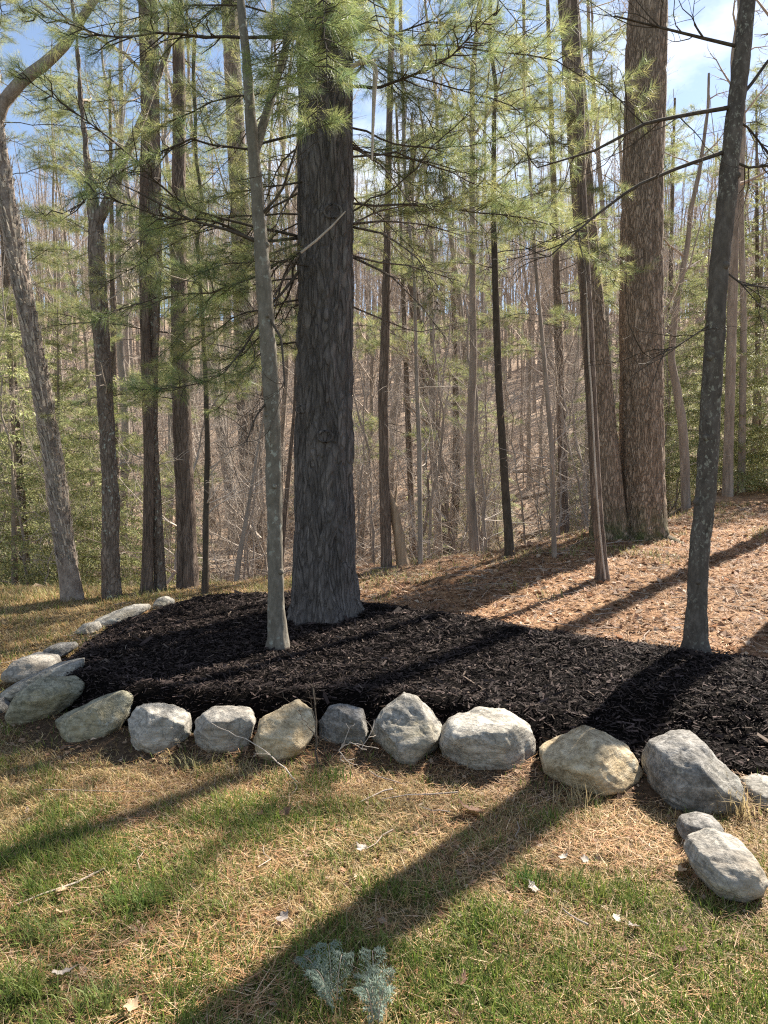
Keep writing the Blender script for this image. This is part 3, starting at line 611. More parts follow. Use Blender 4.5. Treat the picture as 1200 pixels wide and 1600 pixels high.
# dead brown lower whorl
def deadspray(root, specs, mat, n2tw=5):
    for pts, d0, d1, r in specs:
        tb = Tubes(); P, _ = densify(pxb(pts, d0, d1), np.zeros(len(pts)), 9); tb.add(P, np.linspace(r, .0025, 9), 5)
        for k in range(n2tw):
            i = rng.integers(2, 8); w = unit(P[min(i + 1, 8)] - P[i]); limb(tb, P[i], unit(w + rng.normal(0, .55, 3)), rng.uniform(.2, .6), .004, 1, 3, 0, 3, .15, 4)
        V, Fc = tb.out(); part('dead_branch', V, Fc, mat, root)
deadspray(pine, [([(470, 380), (440, 390), (405, 405)], 6.4, 6.2, .014), ([(470, 390), (430, 420), (415, 450)], 6.4, 6.3, .016), ([(470, 395), (440, 440), (424, 470)], 6.4, 6.2, .014), ([(470, 385), (445, 425), (430, 480), (425, 520)], 6.5, 6.6, .013),
                 ([(552, 350), (600, 345), (660, 350), (730, 370)], 6.5, 6.4, .011), ([(552, 355), (600, 365), (650, 400), (700, 470)], 6.5, 6.0, .011), ([(552, 402), (610, 430), (660, 480), (690, 520)], 6.5, 6.2, .012), ([(552, 400), (590, 410), (640, 415), (720, 440)], 6.5, 6.8, .010),
                 ([(552, 350), (590, 330), (640, 320), (700, 330)], 6.6, 7.4, .010), ([(552, 230), (600, 260), (650, 330), (690, 360)], 6.5, 6.3, .009), ([(552, 480), (600, 500), (650, 520), (720, 505)], 6.6, 7.0, .008), ([(465, 290), (440, 330), (425, 370)], 6.4, 6.2, .01)], M['brown_bark'])
tb = Tubes(); P, r = px_path([(548, 105, 7), (566, 96, 8), (584, 97, 9), (587, 112, 8), (585, 140, 7), (583, 190, 5), (581, 250, 3)], 6.2); Q, w = densify(P, r, 22); tb.add(Q, w, 7); V, Fc = tb.out()
part('broken_limb', V, Fc, M['twig_pale'], pine, label='pale broken limb bent over and hanging down')
tb = Tubes(); P, r = px_path([(470, 395, 4), (495, 375, 4), (520, 352, 3), (540, 330, 2)], 6.12); tb.add(*densify(P, r, 10), 5); V, Fc = tb.out(); part('dead_branch', V, Fc, M['twig_pale'], pine)
# branch scars with pale rims and a bare hanging twig loop
for px, py, s in ((508, 682, 11), (520, 330, 13), (470, 640, 7)):
    c = P3(px, py, DP - .262); th = np.linspace(0, 2 * math.pi, 15); tb = Tubes()
    tb.add(np.stack([c[0] + np.cos(th) * s * .0054, np.full(15, c[1]), c[2] + np.sin(th) * s * .0042], 1), .010, 6); V, Fc = tb.out(); part('branch_scar', V, Fc, M['pine_bark'], pine)
pn.done((.9, .98, .95))

# ------------------------------------------------------------------ near hardwoods in the bed
DS = 5.5
b0 = base_at(436, 1015, DS); slim = thing('slim_tree', 'slim grey tree standing just left of the massive pine, forking near the top', 'tree', b0)
Qs, ws = trunk_part(slim, [(437, 1022, 36), (435, 1000, 30), (432, 950, 27), (430, 880, 26), (428, 760, 26), (424, 620, 26), (416, 500, 26), (409, 400, 24), (402, 300, 21), (394, 215, 19), (386, 100, 15), (376, 0, 13)], DS, M['slim_bark'], 8.5, 32, 320, flared(pine_disp(.007, 12, 5, 13), .27, .28, 3, 1.), .02)
trunk_part(slim, [(398, 240, 15), (408, 205, 14), (425, 150, 12), (445, 80, 11), (462, 0, 10)], DS, M['slim_bark'], 8, 12, 60, None, .015, 5.9, 0, 'fork_stem')
for pts in ([(414, 485, 5), (440, 530, 4), (445, 600, 3)], [(408, 380, 7), (360, 360, 5), (300, 345, 4), (215, 300, 3)], [(424, 620, 4), (400, 650, 3), (385, 690, 2)], [(405, 340, 5), (440, 300, 4), (470, 210, 3)]):
    tb = Tubes(); P, r = px_path(pts, DS, DS - .2); Q, w = densify(P, r, 8); tb.add(Q, w, 5)
    for k in range(5): limb(tb, Q[rng.integers(2, 8)], unit(Q[-1] - Q[0] + rng.normal(0, .4, 3)), rng.uniform(.2, .5), .003, 1, 3, .1, 3)
    V, Fc = tb.out(); part('branch', V, Fc, M['dark_twig'], slim)
DR = 5.35
b0 = base_at(1087, 1010, DR); rt = thing('lichen_tree', 'slender leaning tree with pale lichen spots at the right side of the mulch bed', 'tree', b0)
Qr, wr = trunk_part(rt, [(1086, 1018, 38.6), (1087, 990, 34.0), (1090, 920, 31.3), (1094, 850, 31.3), (1104, 760, 32.2), (1110, 650, 31.3), (1118, 520, 30.4), (1124, 420, 29.4), (1135, 320, 30.4), (1142, 240, 28.5), (1152, 150, 26.7), (1161, 70, 24.8), (1168, 0, 23.9)], DR, M['lichen_bark'], 9.5, 40, 340, flared(pine_disp(.008, 12, 5, 23), .27, .28, 4, 2.), .03)
for pts, r, d1 in (([(1140, 168, 11), (1080, 178, 9), (1010, 192, 8), (930, 235, 6), (840, 262, 3)], 0, 5.0), ([(1130, 238, 10), (1060, 262, 8), (990, 292, 7), (920, 345, 5), (860, 400, 3)], 0, 4.9), ([(1150, 72, 9), (1100, 60, 8), (1040, 45, 6), (960, 25, 4)], 0, 5.2),
                   ([(1150, 160, 9), (1175, 130, 8), (1200, 95, 7), (1240, 50, 5)], 0, 5.5), ([(1140, 250, 7), (1170, 262, 6), (1210, 258, 5)], 0, 5.3), ([(1138, 180, 6), (1170, 200, 5), (1215, 260, 4)], 0, 5.6), ([(1128, 420, 5), (1160, 445, 4), (1210, 450, 3)], 0, 5.2), ([(1120, 500, 4), (1060, 540, 3), (1020, 560, 2)], 0, 5.2)):
    tb = Tubes(); P, r = px_path(pts, DR, d1); Q, w = densify(P, r * .68, 12); tb.add(Q, w, 6)
    for k in range(9): i = rng.integers(3, 12); limb(tb, Q[i], unit(unit(Q[-1] - Q[0]) + rng.normal(0, .5, 3)), rng.uniform(.25, .8), .005, 1, 4, .1, 3)
    V, Fc = tb.out(); part('branch', V, Fc, M['dark_twig'], rt)
def knots(root, Q, w, zs, mat, size):
    for z in zs:
        i = int(np.argmin(np.abs(Q[:, 2] - z))); a = rng.uniform(math.pi, 2 * math.pi); d = np.array([math.cos(a), math.sin(a), .25]); tb = Tubes()
        tb.add(Q[i] + d * (w[i] * np.array([.7, .95, 1.12, 1.16]))[:, None], np.array([1.2, 1., .7, .3]) * size * rng.uniform(.7, 1.3), 9, True); V, Fc = tb.out(); part('knot', V, Fc, mat, root)
knots(rt, Qr, wr, (.75, 1.3, 1.75, 2.3, 2.9, 3.5), M['lichen_bark'], .03); knots(slim, Qs, ws, (.8, 1.4, 1.9, 2.6, 3.1), M['slim_bark'], .022)
bare_crown(rt, Qr, wr, 5.2, 8, 1.6, M['dark_twig'], 1, 5)

# ------------------------------------------------------------------ the double trunk and the thin tree in front of it
DD = 11.0
b0 = base_at(985, 855, DD); dbl = thing('double_oak', 'huge tree with twin furrowed brown trunks rising from one mossy base', 'tree', b0)
Q1, w1 = trunk_part(dbl, [(1000, 868, 98), (1001, 850, 84), (1003, 810, 74), (1003, 760, 70), (1002, 640, 67), (1001, 500, 66), (1003, 350, 63), (1007, 200, 60), (1012, 0, 57)], DD, M['oak_bark'], 17, 96, 420, flared(pine_disp(.018, 13, 2.6, 31), .42, .3, 4, 2.), .07, sink=.3)
Q2, w2 = trunk_part(dbl, [(955, 868, 76), (952, 850, 64), (950, 800, 54), (946, 740, 48), (938, 640, 43), (927, 500, 37), (917, 380, 34), (906, 250, 34), (897, 120, 33), (888, 0, 31)], DD - .1, M['oak_bark'], 16, 72, 400, pine_disp(.015, 13, 2.6, 35), .06, sink=.3)
for px, py, ex, ey in ((1035, 845, 1075, 862), (935, 850, 905, 868), (990, 862, 985, 885), (1020, 858, 1040, 880)):
    tb = Tubes(); a = P3(px, py, DD - .1); e = base_at(ex, ey, DD - .6); tb.add(np.array([a, a * .5 + e * .5 + np.array([0, 0, -.02]), e - np.array([0, 0, .06])]), [.13, .08, .03], 10); V, Fc = tb.out(); part('root', V, Fc, M['oak_bark'], dbl)
bare_crown(dbl, Q1, w1, 8.5, 12, 3.2, M['twig'], 2, 5); bare_crown(dbl, Q2, w2, 8.5, 10, 2.8, M['twig'], 2, 5)
g = G(942, 905); thin = thing('thin_tree', 'thin dark tree with a pale vine, standing in front of the twin trunks', 'tree', g)
Qt, wt = trunk_part(thin, [(942, 908, 26), (940, 880, 19), (934, 800, 17), (925, 650, 17), (918, 500, 17), (913, 400, 16), (909, 300, 14)], g[1], M['brown_bark'], 9, 14, 140, pine_disp(.004, 16, 6, 43), .02)
tb = Tubes(); P, r = px_path([(946, 905, 3), (938, 830, 3), (932, 740, 3), (924, 620, 3), (921, 560, 3), (916, 440, 2)], g[1] - .12); P[:, 0] += rng.normal(0, .012, len(P)); tb.add(*densify(P, r, 24), 5); V, Fc = tb.out(); part('vine', V, Fc, M['twig_pale'], thin)
bare_crown(thin, Qt, wt, 3.5, 12, .9, M['twig_pale'], 1, 5, 'branch')

# ------------------------------------------------------------------ trees on the crest, left to right
def crest_tree(name, label, pts, mat, top, depth=None, sides=16, rings=90, amp=.006, limbs=0, limbz=4., limbL=1.6, tw=None, base=None, forks=(), rt=.025, group=None, lowtwigs=0):
    bx_, by_ = base or pts[0][:2]; g = G(bx_, by_) if depth is None else base_at(bx_, by_, depth); dp = g[1]
    o = thing(name, label, 'tree', g, group); Q, w = trunk_part(o, pts, dp, mat, top, sides, rings, pine_disp(amp, 12, 4, int(bx_)), rt)
    for k, (fp, ft) in enumerate(forks):
        trunk_part(o, fp, dp, mat, ft, 10, 40, pine_disp(amp * .6, 12, 4, k), .015, dp + rng.uniform(-.6, .6), 0, 'fork_stem')
    if limbs: bare_crown(o, Q, w, limbz, limbs, limbL, tw or M['twig'], 2, 5)
    if lowtwigs: bare_crown(o, Q[:int(len(Q) * .6)], w, g[2] + .8, lowtwigs, .9, M['twig_pale'], 1, 4, 'branch', .1)
    return o, Q, w, dp
birch, Qb, wb, db = crest_tree('leaning_birch', 'leaning tree with flaky pale bark at the far left of the lawn edge', [(113, 938, 38), (110, 915, 33), (100, 850, 31), (85, 730, 31), (66, 620, 30), (45, 500, 29), (25, 400, 29), (8, 300, 28), (-6, 220, 27)], M['birch_bark'], 15, rings=200, sides=28, amp=.012, limbs=8, limbz=6, forks=[([(-10, 205, 22), (2, 165, 21), (35, 125, 20), (70, 100, 18), (100, 72, 16), (160, -20, 12)], 11)], lowtwigs=6)
# curling bark flakes, all one part
n = 1500; i = rng.integers(8, 130, n); a = rng.uniform(-.4, 2.4, n) ; Pc = Qb[i]; rr = wb[i] * 1.02
er = np.stack([np.cos(a), -np.sin(a), np.zeros(n)], 1); et = np.stack([np.sin(a), np.cos(a), np.zeros(n)], 1); ez = np.array([-.16, 0, .98])
c0 = Pc + er * rr[:, None]; L = rng.uniform(.015, .06, (n, 1)); w_ = rng.uniform(.008, .025, (n, 1)); cu = rng.uniform(.005, .035, (n, 1))
V = np.stack([c0 - ez * L, c0 - ez * L + et * w_, c0 + ez * L * .2 + et * w_ + er * cu * .4, c0 + ez * L * .2 + er * cu * .4, c0 + ez * L + et * w_ + er * cu, c0 + ez * L + er * cu], 1).reshape(-1, 3); b = np.arange(n) * 6
part('bark_flakes', V, [np.concatenate([np.stack([b, b + 1, b + 2, b + 3], 1), np.stack([b + 3, b + 2, b + 4, b + 5], 1)])], M['leaf'], birch, False, np.repeat(np.array([[.5, .44, .37]]) * rng.uniform(.4, 1.2, (n, 1)), 6, 0), 'stuff')
crest_tree('knobby_tree', 'knobby-barked tree next right of the leaning flaky tree, forking high up', [(175, 934, 36), (174, 910, 31), (172, 850, 28), (173, 800, 30), (172, 760, 26), (165, 640, 25), (158, 520, 26), (152, 430, 27), (149, 345, 24), (140, 280, 12), (128, 180, 9), (120, 60, 7)], M['rough_bark'], 10, rings=160, sides=22, amp=.018, limbs=6, limbz=5.5, forks=[([(150, 350, 20), (168, 318, 18), (195, 245, 15), (222, 185, 13), (262, 80, 10), (280, -20, 8)], 10)], lowtwigs=10)
crest_tree('brown_tree', 'slim brown tree, left stem of the close pair near the lawn edge', [(229, 926, 21), (230, 880, 18), (232, 800, 17), (233, 700, 17), (226, 520, 15), (224, 350, 13), (226, 180, 11)], M['brown_bark'], 13, limbs=7, limbz=6, lowtwigs=6)
crest_tree('curved_tree', 'slim curving tree, right stem of the close pair near the lawn edge', [(250, 923, 21), (249, 880, 18), (246, 830, 18), (240, 740, 19), (236, 660, 20), (238, 540, 20), (243, 400, 21), (240, 250, 21), (236, 0, 20)], M['rough_bark'], 15, limbs=6, limbz=8, lowtwigs=8)
p292, Qa, wa, da = crest_tree('pine_tree', 'straight reddish-brown pine between the close pair and the thin dark pole', [(294, 918, 37), (293, 890, 33), (290, 800, 31), (286, 700, 30), (281, 560, 28), (279, 400, 24), (280, 200, 20), (278, 0, 17)], M['brown_bark'], 16, sides=28, rings=200, amp=.012)
crest_tree('thin_pole', 'thin dark pole-like tree standing right of the reddish-brown pine', [(320, 930, 13), (321, 880, 10), (322, 800, 10), (324, 700, 9), (322, 600, 8), (316, 480, 7), (308, 380, 5)], M['dark_twig'], 6.5, sides=8, rings=50, amp=.003, lowtwigs=10, limbs=4, limbz=3)
p400, Qc, wc, dc = crest_tree('pine_tree', 'tall brown pine half hidden behind the slim grey tree', [(404, 905, 40), (402, 880, 36), (396, 800, 35), (388, 680, 33), (381, 500, 31), (375, 350, 29), (367, 180, 27), (358, 0, 25)], M['rough_bark'], 17, sides=28, rings=200, amp=.014, lowtwigs=4)
crest_tree('leaning_sapling', 'pale leaning sapling at the foot of the half hidden brown pine', [(369, 910, 9), (374, 870, 9), (382, 830, 8), (392, 770, 6), (405, 690, 4)], M['far_bark_pale'], 3.6, sides=7, rings=24, amp=.001, lowtwigs=5)
crest_tree('leaning_sapling', 'brown leaning sapling between the slim grey tree and the massive pine', [(438, 900, 9), (444, 820, 9), (452, 730, 7), (460, 640, 5)], M['brown_bark'], 4.2, 10.5, sides=7, rings=24, amp=.001, lowtwigs=5)
crest_tree('brown_tree', 'dark straight tree directly behind the broken pale stump', [(604, 886, 19), (603, 840, 17), (601, 760, 17), (599, 620, 16), (603, 480, 14), (606, 330, 11)], M['brown_bark'], 13, limbs=8, limbz=6, lowtwigs=9)
g = G(628, 884); st = thing('broken_stump', 'short broken pale tree stump leaning left at the woods edge', 'stump', g)
P, r = px_path([(631, 890, 24), (628, 870, 19), (622, 830, 17), (614, 790, 14), (608, 768, 7), (605, 752, 2)], g[1]); tb = Tubes(); tb.add(*densify(P, r, 40), 12, True, pine_disp(.008, 14, 4, 9)); V, Fc = tb.out(); part('trunk', V, Fc, M['dead_wood'], st)
tb = Tubes(); P, r = px_path([(616, 800, 6), (619, 770, 4), (620, 755, 1)], g[1]); tb.add(P, r, 5); V, Fc = tb.out(); part('splinter', V, Fc, M['dead_wood'], st)
crest_tree('pale_sapling', 'thin pale upright sapling right of the broken stump', [(657, 880, 9), (656, 800, 8), (655, 700, 8), (650, 560, 6), (648, 440, 5)], M['far_bark_pale'], 8, sides=7, rings=40, amp=.002, limbs=5, limbz=4, lowtwigs=12, limbL=1.)
crest_tree('leaning_tree', 'brown tree leaning left, sharing its foot with a thinner upright stem', [(694, 872, 27), (692, 850, 23), (688, 780, 21), (675, 650, 21), (656, 540, 19), (645, 450, 17), (640, 300, 14)], M['brown_bark'], 13, sides=18, limbs=7, limbz=6, forks=[([(702, 870, 20), (708, 830, 15), (713, 770, 13), (713, 650, 11), (710, 500, 9)], 11)], lowtwigs=8)
crest_tree('brown_tree', 'slim crooked brown tree left of the straight dark sapling', [(743, 874, 18), (740, 830, 15), (736, 780, 15), (733, 700, 13), (740, 560, 12), (738, 420, 10)], M['far_bark'], 11, 11.2, limbs=7, limbz=5, lowtwigs=9)
sap, Qd, wd, dd = crest_tree('young_pine', 'straight dark young pine sapling with yellow-green needles in front of the woods', [(797, 870, 18), (795, 840, 15), (788, 740, 13), (779, 600, 12), (774, 450, 11), (771, 330, 9), (772, 180, 7)], M['dark_twig'], 7.5, sides=12, rings=80, amp=.004, lowtwigs=8)
crest_tree('pale_sapling', 'thin sapling halfway between the young pine and the twin trunks', [(866, 872, 9), (864, 800, 8), (862, 700, 8), (850, 560, 7), (838, 430, 6), (830, 300, 4)], M['far_bark'], 8, sides=7, rings=40, amp=.002, limbs=5, limbz=4, lowtwigs=12, limbL=1.)
crest_tree('curved_tree', 'grey tree bending left in front of evergreens, right of the twin trunks', [(1072, 800, 15), (1070, 720, 15), (1066, 660, 14), (1056, 600, 13), (1048, 560, 11), (1056, 480, 10), (1075, 380, 8)], M['far_bark'], 9, 15., limbs=5, limbz=5, lowtwigs=6)
crest_tree('grey_tree', 'straight grey tree behind the lichen-spotted tree, before the evergreens', [(1137, 770, 17), (1138, 700, 15), (1141, 600, 15), (1146, 420, 14), (1150, 250, 12)], M['far_bark'], 13, 16., limbs=6, limbz=7, lowtwigs=6)
crest_tree('grey_tree', 'slim grey tree at the right edge, beside the straight grey tree', [(1158, 765, 12), (1160, 650, 11), (1162, 500, 10), (1158, 350, 9)], M['far_bark'], 12, 17., limbs=6, limbz=7, lowtwigs=6)
# a tree beyond the right edge of the picture whose shadow lies across the needles
for bx_, by_, rr, hh in ((4.94, 8.35, .15, 13), (6.75, 12.5, .17, 17)):
    b0 = np.array([bx_, by_, float(natural(np.array([bx_]), np.array([by_]))[0])]); o = thing('bare_tree', 'bare tree by the right edge of the needle-covered bank, nearer to the bed' if hh < 15 else 'tall bare tree by the right edge of the needle-covered bank, farther back', 'tree', b0, 'trees beside the picture'); Q = b0 + np.linspace(0, 1, 40)[:, None] * np.array([.4, .1, hh]); Q[:, :2] += np.cumsum(rng.normal(0, .012, (40, 2)), 0); Q[0, 2] -= .2
    w = np.linspace(rr, .03, 40); tb = Tubes(); tb.add(Q, w, 12); V, Fc = tb.out(); part('trunk', V, Fc, M['rough_bark'], o); bare_crown(o, Q, w, 6 if hh < 15 else 7.5, 5 if hh < 15 else 11, 1.8 if hh < 15 else 2.6, M['twig'], 1 if hh < 15 else 2, 5)

# pine boughs: a few shapes, shared by every pine; each bough is a branch with its own needles
class Holder: location = (0, 0, 0)
def bough_shape(L, per, w, nl):
    p = Pine(None, None, per, nl, w); tb_ = []
    global part
    keep = part; got = []
    part = lambda name, V, Fc, mat, root, *a_, **k_: got.append((V, Fc, a_)) 
    p.bough(np.array([[0, 0, 0], [.35 * L, .03 * L, .07 * L], [.7 * L, -.02 * L, .06 * L], [L, .02 * L, -.05 * L]]), .006 + .005 * L, 1., .22, .2 + .14 * L, .4); p.done(); part = keep
    return make_mesh('branch', got[0][0], got[0][1], M['dark_twig'], True), make_mesh('needles', got[1][0], got[1][1], M['needle'], False, got[1][2][1])
SH = [(l, bough_shape(l, 22, .0018, .108)) for l in (1.1, 1.5, 2.0, 2.0, 2.6, 3.2)]
def put_bough(root, p, az, pitch, L, roll=0):
    l, (mw, mn) = min(SH, key=lambda q: abs(q[0] - L) + rng.random() * .25); o = link('branch', mw, root, loc=np.array(p) - np.array(root.location)); o.rotation_euler = (roll, -pitch, az); o.scale = (L / l,) * 3
    link('needles', mn, o, 'stuff'); return o
def aim_bough(root, Q, px, py, d, rise=.5):
    E = P3(px, py, d); i = int(np.argmin(np.abs(Q[:, 2] - (E[2] + rise)))); v = E - Q[i]; L = float(np.linalg.norm(v)); put_bough(root, Q[i], math.atan2(v[1], v[0]), math.asin(v[2] / L), L, rng.normal(0, .3))
def ring_boughs(root, Q, w, zs, L, azs=(0, 6.283)):
    for z in zs:
        i = int(np.argmin(np.abs(Q[:, 2] - z))); put_bough(root, Q[i], rng.uniform(*azs), rng.uniform(-.15, .2), L * rng.uniform(.6, 1.15), rng.normal(0, .25))
for px, py, d_ in ((640, 90, 6), (720, 240, 7.5), (700, 360, 8.2), (835, 330, 7.6), (905, 220, 7.2), (975, 400, 7.6), (1005, 140, 7.), (700, 470, 8.4), (860, 60, 7.5), (620, 330, 7.6),
                  (170, 130, 7), (110, 280, 6.8), (310, 290, 8), (150, 440, 7.4), (400, 300, 8.2), (640, 180, 7), (560, 60, 5.6), (330, 480, 7.5), (250, 545, 7.2), (180, 360, 6), (90, 40, 6), (350, 180, 7.6), (400, 560, 8), (340, 625, 8.2), (260, 420, 5.6), (300, 60, 6.6), (215, 610, 7.6), (360, 420, 8.6), (430, 20, 5.2), (560, 20, 5.4)):
    aim_bough(pine, Qp, px, py, d_, rng.uniform(.1, .7))
ring_boughs(p292, Qa, wa, np.linspace(2.4, 8.6, 17), 1.9, (1.5, 3.7)); ring_boughs(p400, Qc, wc, np.linspace(2.6, 8.8, 16), 1.9, (.9, 3.4)); ring_boughs(sap, Qd, wd, np.linspace(4.1, 7.4, 20), 1.6)
# ------------------------------------------------------------------ pines standing further back
def copy_thing(src, loc, rz, sc, label, group):
    c = src.copy(); COL.objects.link(c); c.location = loc; c.rotation_euler = (0, 0, rz); c.scale = (sc, sc, sc); c['label'] = label; c['group'] = group
    for ch in src.children:
        d_ = ch.copy(); COL.objects.link(d_); d_.parent = c
        for sub in ch.children: e_ = sub.copy(); COL.objects.link(e_); e_.parent = d_
    return c
def proto_pine(top, rad, zlo, L, n, tint):
    r_ = thing('pine_tree', '', 'tree', (0, 0, 0)); Q = np.linspace(0, 1, 60)[:, None] * np.array([rng.normal(0, .25), rng.normal(0, .2), top]); Q[0, 2] -= .3; w = np.linspace(rad, .03, 60); tb = Tubes(); tb.add(Q, w, 14, False, pine_disp(.01, 9, 3, n)); V, Fc = tb.out(); part('trunk', V, Fc, M['brown_bark'], r_)
    ring_boughs(r_, Q, w, np.linspace(zlo, top * .97, n), L); return r_
pp = [proto_pine(12.5, .11, 4.0, 2.4, 44, (1.1, 1.05, .8)), proto_pine(10.5, .09, 2.6, 2.0, 38, (1.15, 1.1, .75))]
used = set()
for px, depth, k, sc, lb in ((885, 15.5, 0, 1., 'pine with yellow-green needles behind the twin trunks, left of them'), (650, 21, 0, 1.1, 'pine with pale needles behind the massive pine, on its right'), (1185, 20, 0, .85, 'pine with yellow-green needles behind the lichen-spotted tree'),
                             (40, 15, 0, 1., 'pine behind the leaning flaky tree'), (180, 16, 1, 1.1, 'pine with hanging boughs behind the knobby-barked tree'), (1040, 24, 1, 1.25, 'pine close behind the twin trunks, right of them')):
    b0 = base_at(px, 800, depth); o = pp[k] if k not in used else copy_thing(pp[k], b0, 0, 1, lb, ''); used.add(k); o.location = b0; o.scale = (sc,) * 3; o.rotation_euler = (0, 0, rng.uniform(0, 6.28)); o['label'] = lb; o['group'] = 'pines standing at the edge of the woods'

# ------------------------------------------------------------------ shared woodland trees
def proto_tree(name, h, rad, mat, twm, crown0, nlim, L, twigs, label, group, lean=.05, low=5, lowL=.8):
    o = thing(name, label, 'tree', (0, 0, 0), group); n = 22; Q = np.linspace(0, 1, n)[:, None] * np.array([rng.normal(0, lean) * h, rng.normal(0, lean) * h, h]); Q[:, :2] += np.cumsum(np.cumsum(rng.normal(0, .02, (n, 2)), 0), 0) * .6 + np.cumsum(rng.normal(0, .04, (n, 2)), 0); Q[0, 2] = -.4
    w = rad * (1 - np.linspace(0, 1, n) * .82); w[0] *= 1.3; w[1] *= 1.1; tb = Tubes(); tb.add(Q, w, 9); V, Fc = tb.out(); part('trunk', V, Fc, mat, o)
    tb = Tubes()
    for k in range(nlim):
        z = rng.uniform(crown0, .98) * h; i = int(np.argmin(np.abs(Q[:, 2] - z))); a = rng.uniform(0, 6.283)
        limb(tb, Q[i], np.array([math.cos(a), math.sin(a), rng.uniform(.4, 1.5)]), L * rng.uniform(.5, 1.1) * (1.25 - z / h), min(w[i] * .5, .05), 2, twigs, .4, 3, .16, 5)
    for k in range(low):
        z = rng.uniform(.08, crown0) * h; i = int(np.argmin(np.abs(Q[:, 2] - z))); a = rng.uniform(0, 6.283)
        limb(tb, Q[i], np.array([math.cos(a), math.sin(a), rng.uniform(-.1, .5)]), lowL * rng.uniform(.5, 1.4), .010, 1, 5, .1, 3, .2, 5)
    V, Fc = tb.out(); part('crown', V, Fc, twm, o); return o
LF = 'bare trunk among the crowded trees on the wooded hillside'; GF = 'bare trees on the wooded hillside'
LU = 'thin bare sapling with pale twigs in the woods understory'; GU = 'bare saplings in the woods'
protos = []
for k in range(9):
    protos.append(proto_tree('bare_tree', rng.uniform(13, 19), rng.uniform(.07, .16), M['far_bark'] if k % 4 else M['far_bark_pale'], M['twig'] if k % 2 else M['twig_pale'], rng.uniform(.3, .5), 20, rng.uniform(2.8, 4.2), 8, LF, GF, .045, 16, 1.6))
saps = [proto_tree('bare_sapling', rng.uniform(3.5, 7.5), rng.uniform(.018, .035), M['far_bark_pale'] if k % 2 else M['far_bark'], M['twig_pale'], .25, 18, 1.9, 7, LU, GU, .06, 8, 1.2) for k in range(6)]
def hz(x, y): return float(natural(np.array([x]), np.array([y]))[0])
def where_label(what, x, y):
    px = CX + F * x / y; z = 'left of the massive pine' if px < 450 else 'behind the massive pine' if px < 560 else 'between the massive pine and the twin trunks' if px < 940 else 'behind the twin trunks' if px < 1040 else 'right of the twin trunks'
    return what + (' in the hollow, ' if y < 27 else ' halfway up the hillside, ' if y < 50 else ' high on the hillside, ') + z
def scatter(src, n, y0, y1, power, label, group, smin, smax, mind, xm=.56, avoid=None):
    pts = []; tries = 0
    while len(pts) < n and tries < 20000:
        tries += 1
        y = y0 + (y1 - y0) * rng.random() ** power; x = rng.uniform(-1, 1) * (xm * y + 1)
        if y < float(crest(np.array([x]))[0]) + 1.5: continue
        if avoid and avoid(x, y): continue
        if any((x - a) ** 2 + (y - b) ** 2 < (mind * (.5 + y / 60)) ** 2 for a, b in pts): continue
        pts.append((x, y))
    used = set()
    for i, (x, y) in enumerate(pts):
        k = i % len(src); s = rng.uniform(smin, smax); pale = 'pale' in src[k].children[0].data.materials[0].name; label = where_label(('pale ' if pale else 'brown ') + ('bare sapling' if 'sapling' in src[k].name else 'bare tree'), x, y); src[k]['label'] = label if k not in used else src[k]['label']
        if k not in used: o = src[k]; used.add(k); o.location = (x, y, hz(x, y)); o.rotation_euler = (0, 0, rng.uniform(0, 6.28)); o.scale = (s, s, s)
        else: copy_thing(src[k], (x, y, hz(x, y)), rng.uniform(0, 6.28), s, label, group)
    print(group, len(pts))
scatter(protos, 275, 19, 80, .8, LF, GF, .75, 1.2, .8)
scatter(saps, 240, 11.5, 50, .9, LU, GU, .6, 1.3, .5)
def gn_scatter(name, pts, srcs, label):
    me = bpy.data.meshes.new(name); me.from_pydata([p[:3] for p in pts], [], [])
    for k, nm in ((3, 'rz'), (4, 'sc'), (5, 'kd')): a_ = me.attributes.new(nm, 'FLOAT', 'POINT'); a_.data.foreach_set('value', [float(p[k]) for p in pts])
    o = link(name, me, kind='stuff', label=label); g = bpy.data.node_groups.new(name, 'GeometryNodeTree')
    g.interface.new_socket('Geometry', in_out='INPUT', socket_type='NodeSocketGeometry'); g.interface.new_socket('Geometry', in_out='OUTPUT', socket_type='NodeSocketGeometry')
    gi, go = g.nodes.new('NodeGroupInput'), g.nodes.new('NodeGroupOutput'); jn = g.nodes.new('GeometryNodeJoinGeometry')
    def at(nm): n_ = g.nodes.new('GeometryNodeInputNamedAttribute'); n_.data_type = 'FLOAT'; n_.inputs['Name'].default_value = nm; return n_.outputs[0]
    cb = g.nodes.new('ShaderNodeCombineXYZ'); g.links.new(at('rz'), cb.inputs[2])
    for k, src in enumerate(srcs):
        cmp_ = g.nodes.new('FunctionNodeCompare'); cmp_.data_type = 'FLOAT'; cmp_.operation = 'EQUAL'; g.links.new(at('kd'), cmp_.inputs[0]); cmp_.inputs[1].default_value = k; cmp_.inputs['Epsilon'].default_value = .1
        for ch in src.children:
            ob = g.nodes.new('GeometryNodeObjectInfo'); ob.transform_space = 'ORIGINAL'; ob.inputs[0].default_value = ch; ob.inputs[1].default_value = True
            ip = g.nodes.new('GeometryNodeInstanceOnPoints'); g.links.new(gi.outputs[0], ip.inputs[0]); g.links.new(cmp_.outputs[0], ip.inputs[1]); g.links.new(ob.outputs['Geometry'], ip.inputs['Instance'])
            g.links.new(cb.outputs[0], ip.inputs['Rotation']); g.links.new(at('sc'), ip.inputs['Scale']); g.links.new(ip.outputs[0], jn.inputs[0])
    g.links.new(jn.outputs[0], go.inputs[0]); m_ = o.modifiers.new('scatter', 'NODES'); m_.node_group = g
